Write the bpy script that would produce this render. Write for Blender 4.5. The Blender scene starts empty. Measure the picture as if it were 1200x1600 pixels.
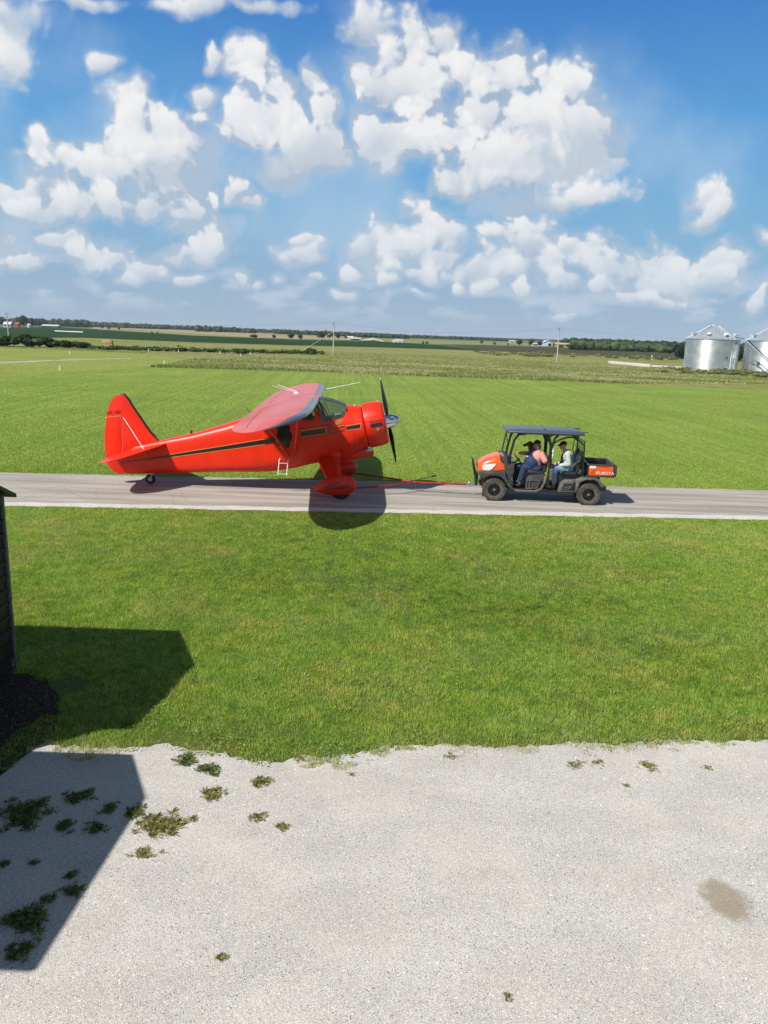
import bpy, bmesh, math, random
import numpy as np
from mathutils import Vector, Matrix
random.seed(7); rng = np.random.default_rng(7)
S = bpy.context.scene; COL = S.collection
R = math.radians
# ------------------------------------------------------------------ camera
CH = 4.7; FPX = 1202.0; ROLL = R(1.9); PITCH = math.atan((800-522)*math.cos(ROLL)/FPX)
cd = bpy.data.cameras.new('camera'); cam = bpy.data.objects.new('camera', cd); COL.objects.link(cam)
rt = Vector((1,0,0)); fw = Vector((0,math.cos(PITCH),-math.sin(PITCH))); up = Vector((0,math.sin(PITCH),math.cos(PITCH)))
c_, s_ = math.cos(ROLL), math.sin(ROLL)
cx = rt*c_ + up*s_; cy = -rt*s_ + up*c_; cz = -fw
M = Matrix((cx, cy, cz)).transposed().to_4x4(); M.translation = Vector((0,0,CH))
cam.matrix_world = M
cd.sensor_fit = 'HORIZONTAL'; cd.sensor_width = 36; cd.lens = 36*FPX/1200; cd.clip_start = .05; cd.clip_end = 30000
S.camera = cam
S.view_settings.view_transform = 'Standard'; S.view_settings.look = 'None'; S.view_settings.gamma = 1
S.view_settings.exposure = 0.35
S.cycles.max_bounces = 6; S.cycles.volume_bounces = 0; S.cycles.caustics_reflective = False; S.cycles.caustics_refractive = False
def ray(x, y):
    u = (x-600)/FPX; v = -(y-800)/FPX
    U = u*c_ - v*s_; V = u*s_ + v*c_
    return (U, math.cos(PITCH)+V*math.sin(PITCH), -math.sin(PITCH)+V*math.cos(PITCH))
def G(x, y, z=0.):           # ground point seen at a photo pixel
    r = ray(x, y); t = (z-CH)/r[2]; return (t*r[0], t*r[1])
# ------------------------------------------------------------------ sun and sky
SUN = Vector((-.72, -.56, 1.0)).normalized()
sd = bpy.data.lights.new('sun', 'SUN'); sd.energy = 4.7; sd.angle = R(.53); sd.color = (1, .955, .88)
so = bpy.data.objects.new('sun', sd); COL.objects.link(so); so.rotation_euler = SUN.to_track_quat('Z', 'Y').to_euler(); so.location = (-20,-20,40)
W = bpy.data.worlds.new('World'); S.world = W; W.use_nodes = True
nt = W.node_tree; nt.nodes.clear()
def N(t, kind, **kw):
    n = t.nodes.new(kind)
    for k, v in kw.items(): setattr(n, k, v)
    return n
def math_(t, op, a, b=None, c=None, clamp=False):
    n = N(t, 'ShaderNodeMath', operation=op, use_clamp=clamp)
    for i, v in enumerate((a, b, c)):
        if v is None: continue
        if isinstance(v, (int, float)): n.inputs[i].default_value = v
        else: t.links.new(v, n.inputs[i])
    return n.outputs[0]
def vmath(t, op, a, b=None):
    n = N(t, 'ShaderNodeVectorMath', operation=op)
    for i, v in enumerate((a, b)):
        if v is None: continue
        if isinstance(v, (tuple, list)): n.inputs[i].default_value = v
        else: t.links.new(v, n.inputs[i])
    return n.outputs['Value'] if op in ('LENGTH', 'DOT_PRODUCT') else n.outputs[0]
# cumulus lobes, back to front: photo pixel centre, half sizes, shade bias
CL = [(0,90,34,62,0),(8,22,60,28,-.25),(120,-2,60,14,-.2),(300,2,62,22,0),(400,0,70,14,-.3),
 (640,62,34,52,0),(575,30,34,44,-.1),(690,60,34,34,-.1),(600,95,36,34,-.15),(850,310,90,36,-.45),(900,240,62,66,-.1),(840,220,80,70,-.1),(790,120,56,50,.1),(870,135,60,48,.1),(912,140,34,34,.1),(720,120,60,48,.05),(650,130,70,52,.05),(600,130,48,42,0),(740,180,90,62,.05),(850,190,70,54,.1),(910,200,46,48,-.05),(640,215,92,52,.15),(590,195,42,40,.1),(700,215,50,40,.1),(770,250,92,44,.1),(700,275,42,28,-.1),(770,285,60,22,-.2),(918,298,54,30,.25),(870,318,40,16,-.2),
 (500,235,48,36,-.15),(440,255,60,36,-.35),(395,105,34,40,.1),(425,150,44,36,.05),(345,98,22,18,0),(330,150,22,18,-.1),(490,130,22,26,-.1),(505,180,28,34,.1),(420,190,72,46,.2),(385,200,46,44,.15),(460,215,50,34,.1),
 (300,260,56,60,-.3),(250,290,60,34,-.4),(70,290,70,40,-.35),(160,93,20,20,.1),(200,160,38,38,.1),(215,200,50,50,.15),(270,205,44,44,.15),(190,235,60,46,.1),(240,250,56,40,0),(72,228,20,28,.1),(110,258,50,30,.1),(165,270,66,34,.1),(20,300,46,30,0),(50,330,60,26,-.1),(110,320,64,28,.05),(170,322,40,22,.05),(10,370,50,36,-.35),(90,375,40,18,-.05),(230,320,40,22,-.1),(330,315,22,20,.25),(290,335,44,26,-.15),(370,300,26,26,0),(400,315,16,18,0),(310,350,60,34,-.25),(320,382,36,26,.15),(280,400,36,16,-.1),(150,392,50,22,.1),(190,405,40,16,0),(40,408,50,14,.1),(230,425,46,18,-.1),(360,430,30,16,.05),(290,435,24,12,0),(205,435,24,10,0),(400,440,14,10,0),(475,402,28,20,.05),(470,385,14,10,0),(145,440,16,12,-.2),
 (600,395,60,46,-.35),(560,385,26,30,-.05),(590,370,30,24,-.1),(558,432,20,16,.15),(640,335,26,30,.15),(665,350,36,34,.1),(690,365,30,26,0),(640,385,46,34,.15),(690,395,30,20,-.05),(655,422,54,18,.1),(800,400,60,40,-.4),(850,395,70,44,-.35),(790,372,40,22,.1),(845,362,44,28,.15),(820,385,60,16,-.1),(770,412,36,28,.1),(800,425,40,16,.1),(740,420,20,16,0),(870,425,30,28,-.1),(930,405,34,36,0),(950,425,50,32,.05),(905,392,18,18,.05),(1000,420,40,32,-.1),(1035,400,34,26,.15),(1050,425,46,26,.05),(1000,450,60,22,-.2),(1080,440,50,24,-.15),(1130,412,40,28,.15),(1155,410,20,18,.1),(1120,440,40,20,-.1),(985,465,50,12,-.05),(880,442,24,14,.05),(930,452,26,12,0),
 (1103,305,20,30,.1),(1125,325,24,26,.05),(1110,345,22,16,-.2),(1196,375,24,14,.1),(1196,460,20,26,.15),(1190,475,22,12,0),(720,448,16,12,0),(760,450,18,10,0),(810,460,20,14,.05),(650,458,34,9,.05),(550,460,24,8,0),(890,486,30,7,0),(1020,468,40,8,0),(610,440,14,10,0),(440,440,14,8,0),(500,440,14,7,0),(700,380,20,10,-.3)]
def ramp(t, fac, stops, interp='LINEAR'):
    r = N(t, 'ShaderNodeValToRGB'); r.color_ramp.interpolation = interp
    el = r.color_ramp.elements
    while len(el) < len(stops): el.new(.5)
    for e, (p, c) in zip(el, stops):
        e.position = p; e.color = (*c, 1) if len(c) == 3 else c
    t.links.new(fac, r.inputs[0]); return r.outputs[0]
def maprange(t, v, a, b, c=0, d=1, smooth=True):
    n = N(t, 'ShaderNodeMapRange', interpolation_type='SMOOTHSTEP' if smooth else 'LINEAR')
    for i, x in zip((1,2,3,4), (a,b,c,d)): n.inputs[i].default_value = x
    t.links.new(v, n.inputs[0]); return n.outputs[0]
def mix(t, f, a, b, blend='MIX'):
    n = N(t, 'ShaderNodeMix', data_type='RGBA', blend_type=blend)
    for i, v in ((0, f), (6, a), (7, b)):
        if isinstance(v, (int, float)): n.inputs[i].default_value = v
        elif isinstance(v, tuple): n.inputs[i].default_value = (*v, 1)
        else: t.links.new(v, n.inputs[i])
    return n.outputs[2]
SKY_K = .075
def lobe_uv(L_):
    px, py, rx, ry, bias = L_; rx *= 1.15; ry *= 1.14
    r0 = ray(px, py); r1 = ray(px+rx, py); r2 = ray(px, py-ry); u0, v0 = r0[0]/r0[1], r0[2]/r0[1]
    return u0, v0, abs(r1[0]/r1[1]-u0), abs(r2[2]/r2[1]-v0), bias
LOBES = [lobe_uv(q) for q in CL]
def sector_group(lobes):
    g = bpy.data.node_groups.new('cumulus', 'ShaderNodeTree')
    g.interface.new_socket('P', in_out='INPUT', socket_type='NodeSocketVector'); g.interface.new_socket('Z', in_out='INPUT', socket_type='NodeSocketFloat'); g.interface.new_socket('Sky', in_out='INPUT', socket_type='NodeSocketColor')
    g.interface.new_socket('C', in_out='OUTPUT', socket_type='NodeSocketColor')
    gi = N(g, 'NodeGroupInput'); go = N(g, 'NodeGroupOutput'); P = gi.outputs[0]; Z = gi.outputs[1]
    def nz2(scale, det, ro, v=None):
        q = N(g, 'ShaderNodeTexNoise', noise_dimensions='2D'); q.inputs['Scale'].default_value = scale; q.inputs['Detail'].default_value = det; q.inputs['Roughness'].default_value = ro; g.links.new(v or P, q.inputs['Vector']); return q
    Q = vmath(g, 'ADD', P, vmath(g, 'MULTIPLY', vmath(g, 'SUBTRACT', nz2(11, 2, .5).outputs['Color'], (.5,.5,.5)), (.060,.045,0)))
    def vor(sc, sm_):
        q = N(g, 'ShaderNodeTexVoronoi', voronoi_dimensions='2D', feature='SMOOTH_F1'); q.inputs['Scale'].default_value = sc; q.inputs['Smoothness'].default_value = sm_; g.links.new(Q, q.inputs['Vector']); return math_(g, 'SUBTRACT', .35, q.outputs[0])
    nn = math_(g, 'MULTIPLY', math_(g, 'SUBTRACT', nz2(24, 8, .56).outputs[0], .5), 1.25)
    nn = math_(g, 'ADD', nn, math_(g, 'MULTIPLY', vor(34, .5), .55)); nn = math_(g, 'ADD', nn, math_(g, 'MULTIPLY', vor(80, .5), .30))
    A = None; Sh = None; Qi = Q; Lm = None
    for k, (u0, v0, ru, rv, bias) in enumerate(lobes):
        if k % 6 == 5: Qi = vmath(g, 'ADD', Q, vmath(g, 'MULTIPLY', Sh, (1e-9,1e-9,0)))
        d = vmath(g, 'MULTIPLY', vmath(g, 'SUBTRACT', Qi, (u0, v0, 0)), (1/ru, 1/rv, 0))
        L0 = vmath(g, 'LENGTH', d); Lm = L0 if Lm is None else math_(g, 'MINIMUM', Lm, L0); Lr = math_(g, 'SUBTRACT', L0, nn); dt = vmath(g, 'DOT_PRODUCT', d, (-.28, .80, 0))
        a = N(g, 'ShaderNodeMapRange', interpolation_type='SMOOTHSTEP'); g.links.new(Lr, a.inputs[0])
        for i, x in zip((1,2,3,4), (1.24, .50 if bias > -.2 else .05, 0, 1)): a.inputs[i].default_value = x
        a = a.outputs[0]; s_i = math_(g, 'ADD', dt, bias*1.3)
        if A is None: A, Sh = a, s_i
        else:
            m_ = N(g, 'ShaderNodeMix', data_type='FLOAT'); g.links.new(a, m_.inputs[0]); g.links.new(Sh, m_.inputs[2]); g.links.new(s_i, m_.inputs[3]); Sh = m_.outputs[0]
            m2 = N(g, 'ShaderNodeMix', data_type='FLOAT'); g.links.new(a, m2.inputs[0]); g.links.new(A, m2.inputs[2]); m2.inputs[3].default_value = 1; A = m2.outputs[0]
    # thin broken layer of small puffs low in the sky
    lp = nz2(1, 7, .55, vmath(g, 'MULTIPLY', P, (11, 30, 0)))
    low = math_(g, 'MULTIPLY', math_(g, 'MULTIPLY', maprange(g, lp.outputs[0], .48, .66, 0, .5), maprange(g, Z, .03, .13, 1, 0)), maprange(g, Z, .005, .04))
    veil = math_(g, 'MULTIPLY', maprange(g, nz2(3.2, 5, .5).outputs[0], .46, .70, 0, .35), maprange(g, Z, .05, .12))
    col = mix(g, veil, gi.outputs[2], (6.0, 7.3, 8.6)); col = mix(g, low, col, (6.8, 7.5, 8.3))
    if A is not None:
        col = mix(g, math_(g, 'MULTIPLY', maprange(g, math_(g, 'SUBTRACT', Lm, math_(g, 'MULTIPLY', nn, .7)), 1.40, .55, 0, .34), maprange(g, Z, .0, .08, .3, 1)), col, (6.5, 7.5, 8.6))
        Sh = math_(g, 'ADD', Sh, math_(g, 'MULTIPLY', nn, .55))
        cc = vmath(g, 'MULTIPLY', ramp(g, maprange(g, Sh, -1.05, 1.0, 0, 1, False), [(0,(.47,.56,.68)),(.35,(.64,.71,.80)),(.58,(.84,.87,.905)),(.80,(.97,.97,.975)),(1,(1.0,.995,.985))]), (9.5,9.5,9.5))
        cc = mix(g, maprange(g, Z, .0, .22, .42, 0), cc, (5.2, 6.5, 7.8))
        col = mix(g, math_(g, 'MULTIPLY', A, maprange(g, Z, .0, .06, .3, .98)), col, cc)
    g.links.new(col, go.inputs[0]); return g
tc = N(nt, 'ShaderNodeTexCoord'); sx = N(nt, 'ShaderNodeSeparateXYZ'); nt.links.new(tc.outputs['Generated'], sx.inputs[0])
yy = math_(nt, 'MAXIMUM', sx.outputs[1], .05)
cb = N(nt, 'ShaderNodeCombineXYZ'); U_ = math_(nt, 'DIVIDE', sx.outputs[0], yy); V_ = math_(nt, 'DIVIDE', sx.outputs[2], yy); nt.links.new(U_, cb.inputs[0]); nt.links.new(V_, cb.inputs[1])
sky = N(nt, 'ShaderNodeTexSky', sky_type='NISHITA'); sky.sun_disc = False; sky.sun_elevation = math.asin(SUN.z); sky.sun_rotation = math.atan2(SUN.x, SUN.y)
sky.air_density = 1.0; sky.dust_density = .6; sky.ozone_density = 2.2; sky.altitude = 200
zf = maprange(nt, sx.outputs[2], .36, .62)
skc = mix(nt, 1.0, sky.outputs[0], mix(nt, zf, (.30, .80, 1.42), (.60,.74,.70)), 'MULTIPLY')  # sky tint greyed overhead, above the view, to take blue out of the fill
skr = ramp(nt, math_(nt, 'MULTIPLY', sx.outputs[2], 2.0), [(0,(.42,.53,.65)),(.088,(.358,.495,.646)),(.28,(.226,.472,.704)),(.46,(.125,.383,.727)),(.62,(.087,.288,.646)),(.70,(.064,.238,.625)),(.86,(.05,.17,.47))])
skr = vmath(nt, 'MULTIPLY', skr, (10,10,10))
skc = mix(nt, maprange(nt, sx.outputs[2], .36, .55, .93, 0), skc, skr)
n3 = N(nt, 'ShaderNodeTexNoise'); n3.inputs['Scale'].default_value = 2.6; n3.inputs['Detail'].default_value = 6; nt.links.new(tc.outputs['Generated'], n3.inputs['Vector'])
over = math_(nt, 'MULTIPLY', maprange(nt, n3.outputs[0], .50, .62), maprange(nt, sx.outputs[2], .02, .2))  # unseen clouds added outside the view to make the fill light less blue
def bgnode(c):
    b = N(nt, 'ShaderNodeBackground'); b.inputs[1].default_value = SKY_K; nt.links.new(c, b.inputs[0]); return b.outputs[0]
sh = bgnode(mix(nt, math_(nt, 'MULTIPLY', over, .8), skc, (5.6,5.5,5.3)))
US = [-.66,-.36,-.17,.0,.17,.36,.66]; VS = [-.05,.135,.215,.46]
for i in range(len(US)-1):
    for j in range(len(VS)-1):
        ul, uh, vl, vh = US[i], US[i+1], VS[j], VS[j+1]
        lob = [q for q in LOBES if ul-2.5*q[2]-.05 < q[0] < uh+2.5*q[2]+.05 and vl-2.7*q[3]-.05 < q[1] < vh+2.7*q[3]+.05]
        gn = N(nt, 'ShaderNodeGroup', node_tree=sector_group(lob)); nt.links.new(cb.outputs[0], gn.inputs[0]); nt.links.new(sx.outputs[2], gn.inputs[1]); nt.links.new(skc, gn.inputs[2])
        f = math_(nt, 'MULTIPLY', math_(nt, 'GREATER_THAN', U_, ul), math_(nt, 'LESS_THAN', U_, uh+1e-7)); f = math_(nt, 'MULTIPLY', f, math_(nt, 'GREATER_THAN', V_, vl)); f = math_(nt, 'MULTIPLY', f, math_(nt, 'LESS_THAN', V_, vh+1e-7)); f = math_(nt, 'MULTIPLY', f, math_(nt, 'GREATER_THAN', sx.outputs[1], .06))
        ms = N(nt, 'ShaderNodeMixShader'); nt.links.new(f, ms.inputs[0]); nt.links.new(sh, ms.inputs[1]); nt.links.new(bgnode(gn.outputs[0]), ms.inputs[2]); sh = ms.outputs[0]
wo = N(nt, 'ShaderNodeOutputWorld'); nt.links.new(sh, wo.inputs[0])
W.cycles.sampling_method = 'MANUAL'; W.cycles.sample_map_resolution = 512
# ------------------------------------------------------------------ helpers
MATS = {}
def newmat(name):
    m = bpy.data.materials.new(name); m.use_nodes = True; t = m.node_tree; b = t.nodes['Principled BSDF']; MATS[name] = m; return m, t, b
def mat(name, col, rough=.5, metal=0, coat=0, var=0, vscale=8, bump=0, bscale=60, spec=.5, dirt=None, dscale=3, dlo=.5, dhi=.75):
    m, t, b = newmat(name)
    b.inputs['Roughness'].default_value = rough; b.inputs['Metallic'].default_value = metal; b.inputs['Coat Weight'].default_value = coat; b.inputs['Coat Roughness'].default_value = .08
    b.inputs['Specular IOR Level'].default_value = spec
    co = N(t, 'ShaderNodeTexCoord').outputs['Object']
    base = None
    if var:
        n = N(t, 'ShaderNodeTexNoise'); n.inputs['Scale'].default_value = vscale; n.inputs['Detail'].default_value = 5; t.links.new(co, n.inputs['Vector'])
        f = maprange(t, n.outputs[0], .3, .7, 1-var, 1+var)
        base = mix(t, 1.0, col, f, 'MULTIPLY')
    if dirt:
        n = N(t, 'ShaderNodeTexNoise'); n.inputs['Scale'].default_value = dscale; n.inputs['Detail'].default_value = 8; n.inputs['Roughness'].default_value = .65; t.links.new(co, n.inputs['Vector'])
        base = mix(t, maprange(t, n.outputs[0], dlo, dhi, 0, .85), base if base is not None else col, dirt)
    if base is not None: t.links.new(base, b.inputs['Base Color'])
    else: b.inputs['Base Color'].default_value = (*col, 1)
    if bump:
        n = N(t, 'ShaderNodeTexNoise'); n.inputs['Scale'].default_value = bscale; n.inputs['Detail'].default_value = 4; t.links.new(co, n.inputs['Vector'])
        bm = N(t, 'ShaderNodeBump'); bm.inputs['Strength'].default_value = bump; bm.inputs['Distance'].default_value = .01; t.links.new(n.outputs[0], bm.inputs['Height']); t.links.new(bm.outputs[0], b.inputs['Normal'])
    return m
def link(o, parent=None):
    COL.objects.link(o)
    if parent is not None: o.parent = parent
    return o
def tag(o, label=None, cat=None, group=None, kind=None):
    if label: o['label'] = label
    if cat: o['category'] = cat
    if group: o['group'] = group
    if kind: o['kind'] = kind
    return o
def empty(name, loc, rz=0, label=None, cat=None, group=None):
    o = bpy.data.objects.new(name, None); o.location = loc; o.rotation_euler = (0,0,rz); o.empty_display_size = .2
    link(o); return tag(o, label, cat, group)
class MB:
    """collects shapes, links them as one mesh object"""
    def __init__(s): s.v = []; s.f = []; s.m = []; s.mi = 0
    def add(s, vs, fs, mi=None):
        o = len(s.v); s.v += [tuple(map(float, p)) for p in vs]
        for f in fs: s.f.append(tuple(i+o for i in f)); s.m.append(s.mi if mi is None else mi)
        return s
    def box(s, c, d, rz=0, ry=0, mi=None):
        X = [(-.5,-.5,-.5),(.5,-.5,-.5),(.5,.5,-.5),(-.5,.5,-.5),(-.5,-.5,.5),(.5,-.5,.5),(.5,.5,.5),(-.5,.5,.5)]
        rm = Matrix.Rotation(rz, 3, 'Z') @ Matrix.Rotation(ry, 3, 'Y')
        return s.add([tuple(Vector(c) + rm @ Vector((a*d[0], b*d[1], e*d[2]))) for a, b, e in X], [(0,3,2,1),(4,5,6,7),(0,1,5,4),(1,2,6,5),(2,3,7,6),(3,0,4,7)], mi)
    def bx(s, x0, x1, y0, y1, z0, z1, mi=None): return s.box(((x0+x1)/2,(y0+y1)/2,(z0+z1)/2), (x1-x0,y1-y0,z1-z0), mi=mi)
    def tube(s, path, rad, n=10, caps=True, flat=None, mi=None):
        path = [Vector(p) for p in path]; k = len(path)
        rad = [rad]*k if isinstance(rad, (int, float)) else rad
        rings = []; prev = None
        for i, p in enumerate(path):
            t = (path[min(i+1,k-1)] - path[max(i-1,0)]).normalized()
            if prev is None:
                ref = Vector((0,0,1)) if abs(t.z) < .9 else Vector((1,0,0)); a = t.cross(ref).normalized()
            else: a = (prev - t*prev.dot(t)).normalized()
            prev = a; b = t.cross(a)
            fa = 1 if flat is None else flat
            rings.append([p + a*math.cos(2*math.pi*j/n)*rad[i]*fa + b*math.sin(2*math.pi*j/n)*rad[i] for j in range(n)])
        vs = [q for r in rings for q in r]; fs = []
        for i in range(k-1):
            for j in range(n): fs.append((i*n+j, i*n+(j+1)%n, (i+1)*n+(j+1)%n, (i+1)*n+j))
        if caps: fs.append(tuple(range(n-1,-1,-1))); fs.append(tuple((k-1)*n+j for j in range(n)))
        return s.add(vs, fs, mi)
    def prism(s, poly, y0, y1, mi=None):      # poly in x,z extruded along y
        n = len(poly); vs = [(x,y0,z) for x,z in poly] + [(x,y1,z) for x,z in poly]
        fs = [tuple(range(n)), tuple(range(2*n-1, n-1, -1))] + [(i, i+n, (i+1)%n+n, (i+1)%n) for i in range(n)]
        return s.add(vs, fs, mi)
    def prismz(s, poly, z0, z1, mi=None):
        n = len(poly); vs = [(x,y,z0) for x,y in poly] + [(x,y,z1) for x,y in poly]
        fs = [tuple(range(n-1,-1,-1)), tuple(range(n, 2*n))] + [(i, (i+1)%n, (i+1)%n+n, i+n) for i in range(n)]
        return s.add(vs, fs, mi)
    def lathe(s, prof, n=24, org=(0,0,0), ax=(0,0,1), mi=None):   # prof: (radius, height along axis)
        ax = Vector(ax).normalized(); a = ax.orthogonal().normalized(); b = ax.cross(a); org = Vector(org)
        vs = []; fs = []
        for r, h in prof:
            for j in range(n): vs.append(org + ax*h + (a*math.cos(2*math.pi*j/n) + b*math.sin(2*math.pi*j/n))*max(r,1e-4))
        for i in range(len(prof)-1):
            for j in range(n): fs.append((i*n+j, i*n+(j+1)%n, (i+1)*n+(j+1)%n, (i+1)*n+j))
        return s.add(vs, fs, mi)
    def ball(s, c, r, n=12, mi=None, rot=None):
        r = (r,r,r) if isinstance(r, (int,float)) else r; vs = []; fs = []; k = n//2+1
        for i in range(k):
            th = math.pi*i/(k-1)
            for j in range(n):
                ph = 2*math.pi*j/n; v = Vector((r[0]*math.sin(th)*math.cos(ph), r[1]*math.sin(th)*math.sin(ph), r[2]*math.cos(th)))
                if rot is not None: v = rot @ v
                vs.append(Vector(c)+v)
        for i in range(k-1):
            for j in range(n): fs.append((i*n+j, (i+1)*n+j, (i+1)*n+(j+1)%n, i*n+(j+1)%n))
        return s.add(vs, fs, mi)
    def grid(s, pts, closed=False, mi=None):  # pts[i][j]
        a = len(pts); b = len(pts[0]); fs = []
        for i in range(a-1):
            for j in range(b if closed else b-1): fs.append((i*b+j, i*b+(j+1)%b, (i+1)*b+(j+1)%b, (i+1)*b+j))
        return s.add([p for r in pts for p in r], fs, mi)
    def split(s, name, mats, parent=None, **kw):
        par = list(range(len(s.v)))
        def fi(i):
            while par[i] != i: par[i] = par[par[i]]; i = par[i]
            return i
        key = {}
        for i, p in enumerate(s.v):
            k = (round(p[0],5), round(p[1],5), round(p[2],5))
            if k in key: par[fi(i)] = fi(key[k])
            else: key[k] = i
        for f in s.f:
            for q in f[1:]: par[fi(q)] = fi(f[0])
        gr = {}
        for f, m in zip(s.f, s.m): gr.setdefault(fi(f[0]), []).append((f, m))
        out = []
        for g_ in gr.values():
            b = MB(); ids = sorted({i for f, m in g_ for i in f}); mp = {i: k for k, i in enumerate(ids)}
            b.v = [s.v[i] for i in ids]
            for f, m in g_: b.f.append(tuple(mp[i] for i in f)); b.m.append(m)
            out.append(b.build(name, mats, parent, **kw))
        return out
    def build(s, name, mats, parent=None, smooth=False, bevel=0, off=None, angle=35, clean=True, bseg=2):
        if off is not None: s.v = [(a-off[0], b-off[1], c-off[2]) for a,b,c in s.v]
        me = bpy.data.meshes.new(name); me.from_pydata(s.v, [], s.f)
        for m in (mats if isinstance(mats, (list,tuple)) else [mats]): me.materials.append(m)
        me.polygons.foreach_set('material_index', s.m)
        bm = bmesh.new(); bm.from_mesh(me)
        if clean: bmesh.ops.remove_doubles(bm, verts=bm.verts, dist=1e-5)
        if bevel:
            ed = [e for e in bm.edges if len(e.link_faces) == 2 and e.calc_face_angle(0) > R(28)]
            bmesh.ops.bevel(bm, geom=ed, offset=bevel, segments=bseg, affect='EDGES', profile=.5, clamp_overlap=True)
        bmesh.ops.recalc_face_normals(bm, faces=bm.faces)
        if smooth or bevel:
            for f in bm.faces: f.smooth = True
            for e in bm.edges:
                if len(e.link_faces) == 2 and e.calc_face_angle(0) > R(angle): e.smooth = False
        bm.to_mesh(me); bm.free(); me.update()
        return link(bpy.data.objects.new(name, me), parent)
def npmesh(name, verts, faces, m, parent=None, col=None):
    """fast mesh from numpy arrays; faces (n,k); col per face -> colour attribute 'tint'"""
    me = bpy.data.meshes.new(name); k = faces.shape[1]; nf = len(faces)
    me.vertices.add(len(verts)); me.vertices.foreach_set('co', verts.astype(np.float32).ravel())
    me.loops.add(nf*k); me.loops.foreach_set('vertex_index', faces.astype(np.int32).ravel())
    me.polygons.add(nf); me.polygons.foreach_set('loop_start', (np.arange(nf)*k).astype(np.int32))
    if col is not None:
        at = me.attributes.new('tint', 'FLOAT', 'FACE'); at.data.foreach_set('value', col.astype(np.float32))
    me.update(calc_edges=True); me.materials.append(m)
    return link(bpy.data.objects.new(name, me), parent)
def textmesh(name, body, size, m, parent, mtx, ext=.001):
    cu = bpy.data.curves.new(name, 'FONT'); cu.body = body; cu.size = size; cu.extrude = ext; cu.align_x = 'CENTER'; cu.align_y = 'CENTER'
    ob = bpy.data.objects.new(name, cu); COL.objects.link(ob); bpy.context.view_layer.update()
    me = bpy.data.meshes.new_from_object(ob.evaluated_get(bpy.context.evaluated_depsgraph_get())); bpy.data.objects.remove(ob)
    me.transform(mtx); me.materials.clear(); me.materials.append(m)
    return link(bpy.data.objects.new(name, me), parent)
def remeshed(mb, name, m, parent, voxel=.012, smooth=3, off=None):
    o = mb.build(name+'_tmp', m, None, off=off)
    r = o.modifiers.new('r', 'REMESH'); r.mode = 'VOXEL'; r.voxel_size = voxel; r.use_smooth_shade = True
    s = o.modifiers.new('s', 'SMOOTH'); s.iterations = smooth; s.factor = .5
    bpy.context.view_layer.update()
    me = bpy.data.meshes.new_from_object(o.evaluated_get(bpy.context.evaluated_depsgraph_get())); bpy.data.objects.remove(o)
    me.name = name; me.materials.clear(); me.materials.append(m)
    me.polygons.foreach_set('use_smooth', [True]*len(me.polygons))
    return link(bpy.data.objects.new(name, me), parent)
# ------------------------------------------------------------------ ground materials
def texco(t): return N(t, 'ShaderNodeTexCoord').outputs['Object']
def noise(t, v, sc, det=4, ro=.5, dist=0):
    n = N(t, 'ShaderNodeTexNoise'); n.inputs['Scale'].default_value = sc; n.inputs['Detail'].default_value = det; n.inputs['Roughness'].default_value = ro; n.inputs['Distortion'].default_value = dist
    t.links.new(v, n.inputs['Vector']); return n.outputs[0]
def bumpn(t, b, h, strength, dist):
    n = N(t, 'ShaderNodeBump'); n.inputs['Strength'].default_value = strength; n.inputs['Distance'].default_value = dist; t.links.new(h, n.inputs['Height']); t.links.new(n.outputs[0], b.inputs['Normal'])
def scalev(t, v, s): return vmath(t, 'MULTIPLY', v, s)
def lawn_mat(name, c1, c2, c3, stripe=0, sdir=0, fine=90):
    m, t, b = newmat(name); v = texco(t); b.inputs['Roughness'].default_value = .75; b.inputs['Specular IOR Level'].default_value = .15
    big = noise(t, v, .16, 5, .6); mid = noise(t, v, 1.3, 5, .6); fi = noise(t, v, fine, 3, .7); fi2 = noise(t, v, fine*.25, 4, .7)
    col = mix(t, maprange(t, big, .35, .65), c1, c2)
    col = mix(t, maprange(t, mid, .45, .75, 0, .6), col, c3)
    if stripe:
        mp = N(t, 'ShaderNodeMapping'); mp.inputs['Rotation'].default_value = (0,0,sdir); t.links.new(v, mp.inputs[0])
        w = N(t, 'ShaderNodeTexNoise', noise_dimensions='3D'); w.inputs['Scale'].default_value = 1; w.inputs['Detail'].default_value = 4; w.inputs['Roughness'].default_value = .6
        t.links.new(scalev(t, mp.outputs[0], (2.6, .03, 0)), w.inputs['Vector'])
        col = mix(t, 1.0, col, maprange(t, w.outputs[0], .35, .65, 1-stripe, 1+stripe), 'MULTIPLY')
    f = maprange(t, fi, .3, .7, .55, 1.45); f2 = maprange(t, fi2, .3, .7, .75, 1.25)
    col = mix(t, 1.0, col, f, 'MULTIPLY'); col = mix(t, 1.0, col, f2, 'MULTIPLY')
    t.links.new(col, b.inputs['Base Color'])
    bumpn(t, b, math_(t, 'ADD', fi, fi2), .9, .03); return m
lawn_near = lawn_mat('lawn_soil', (.12,.17,.028), (.15,.21,.035), (.15,.17,.05))
lawn_far = lawn_mat('lawn_grass', (.165,.235,.034), (.205,.275,.045), (.20,.23,.055), stripe=.12, sdir=R(-3), fine=14)
lawn_left = lawn_mat('lawn_left_grass', (.19,.235,.04), (.23,.27,.05), (.21,.22,.06), stripe=.10, sdir=R(60), fine=8)
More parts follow.
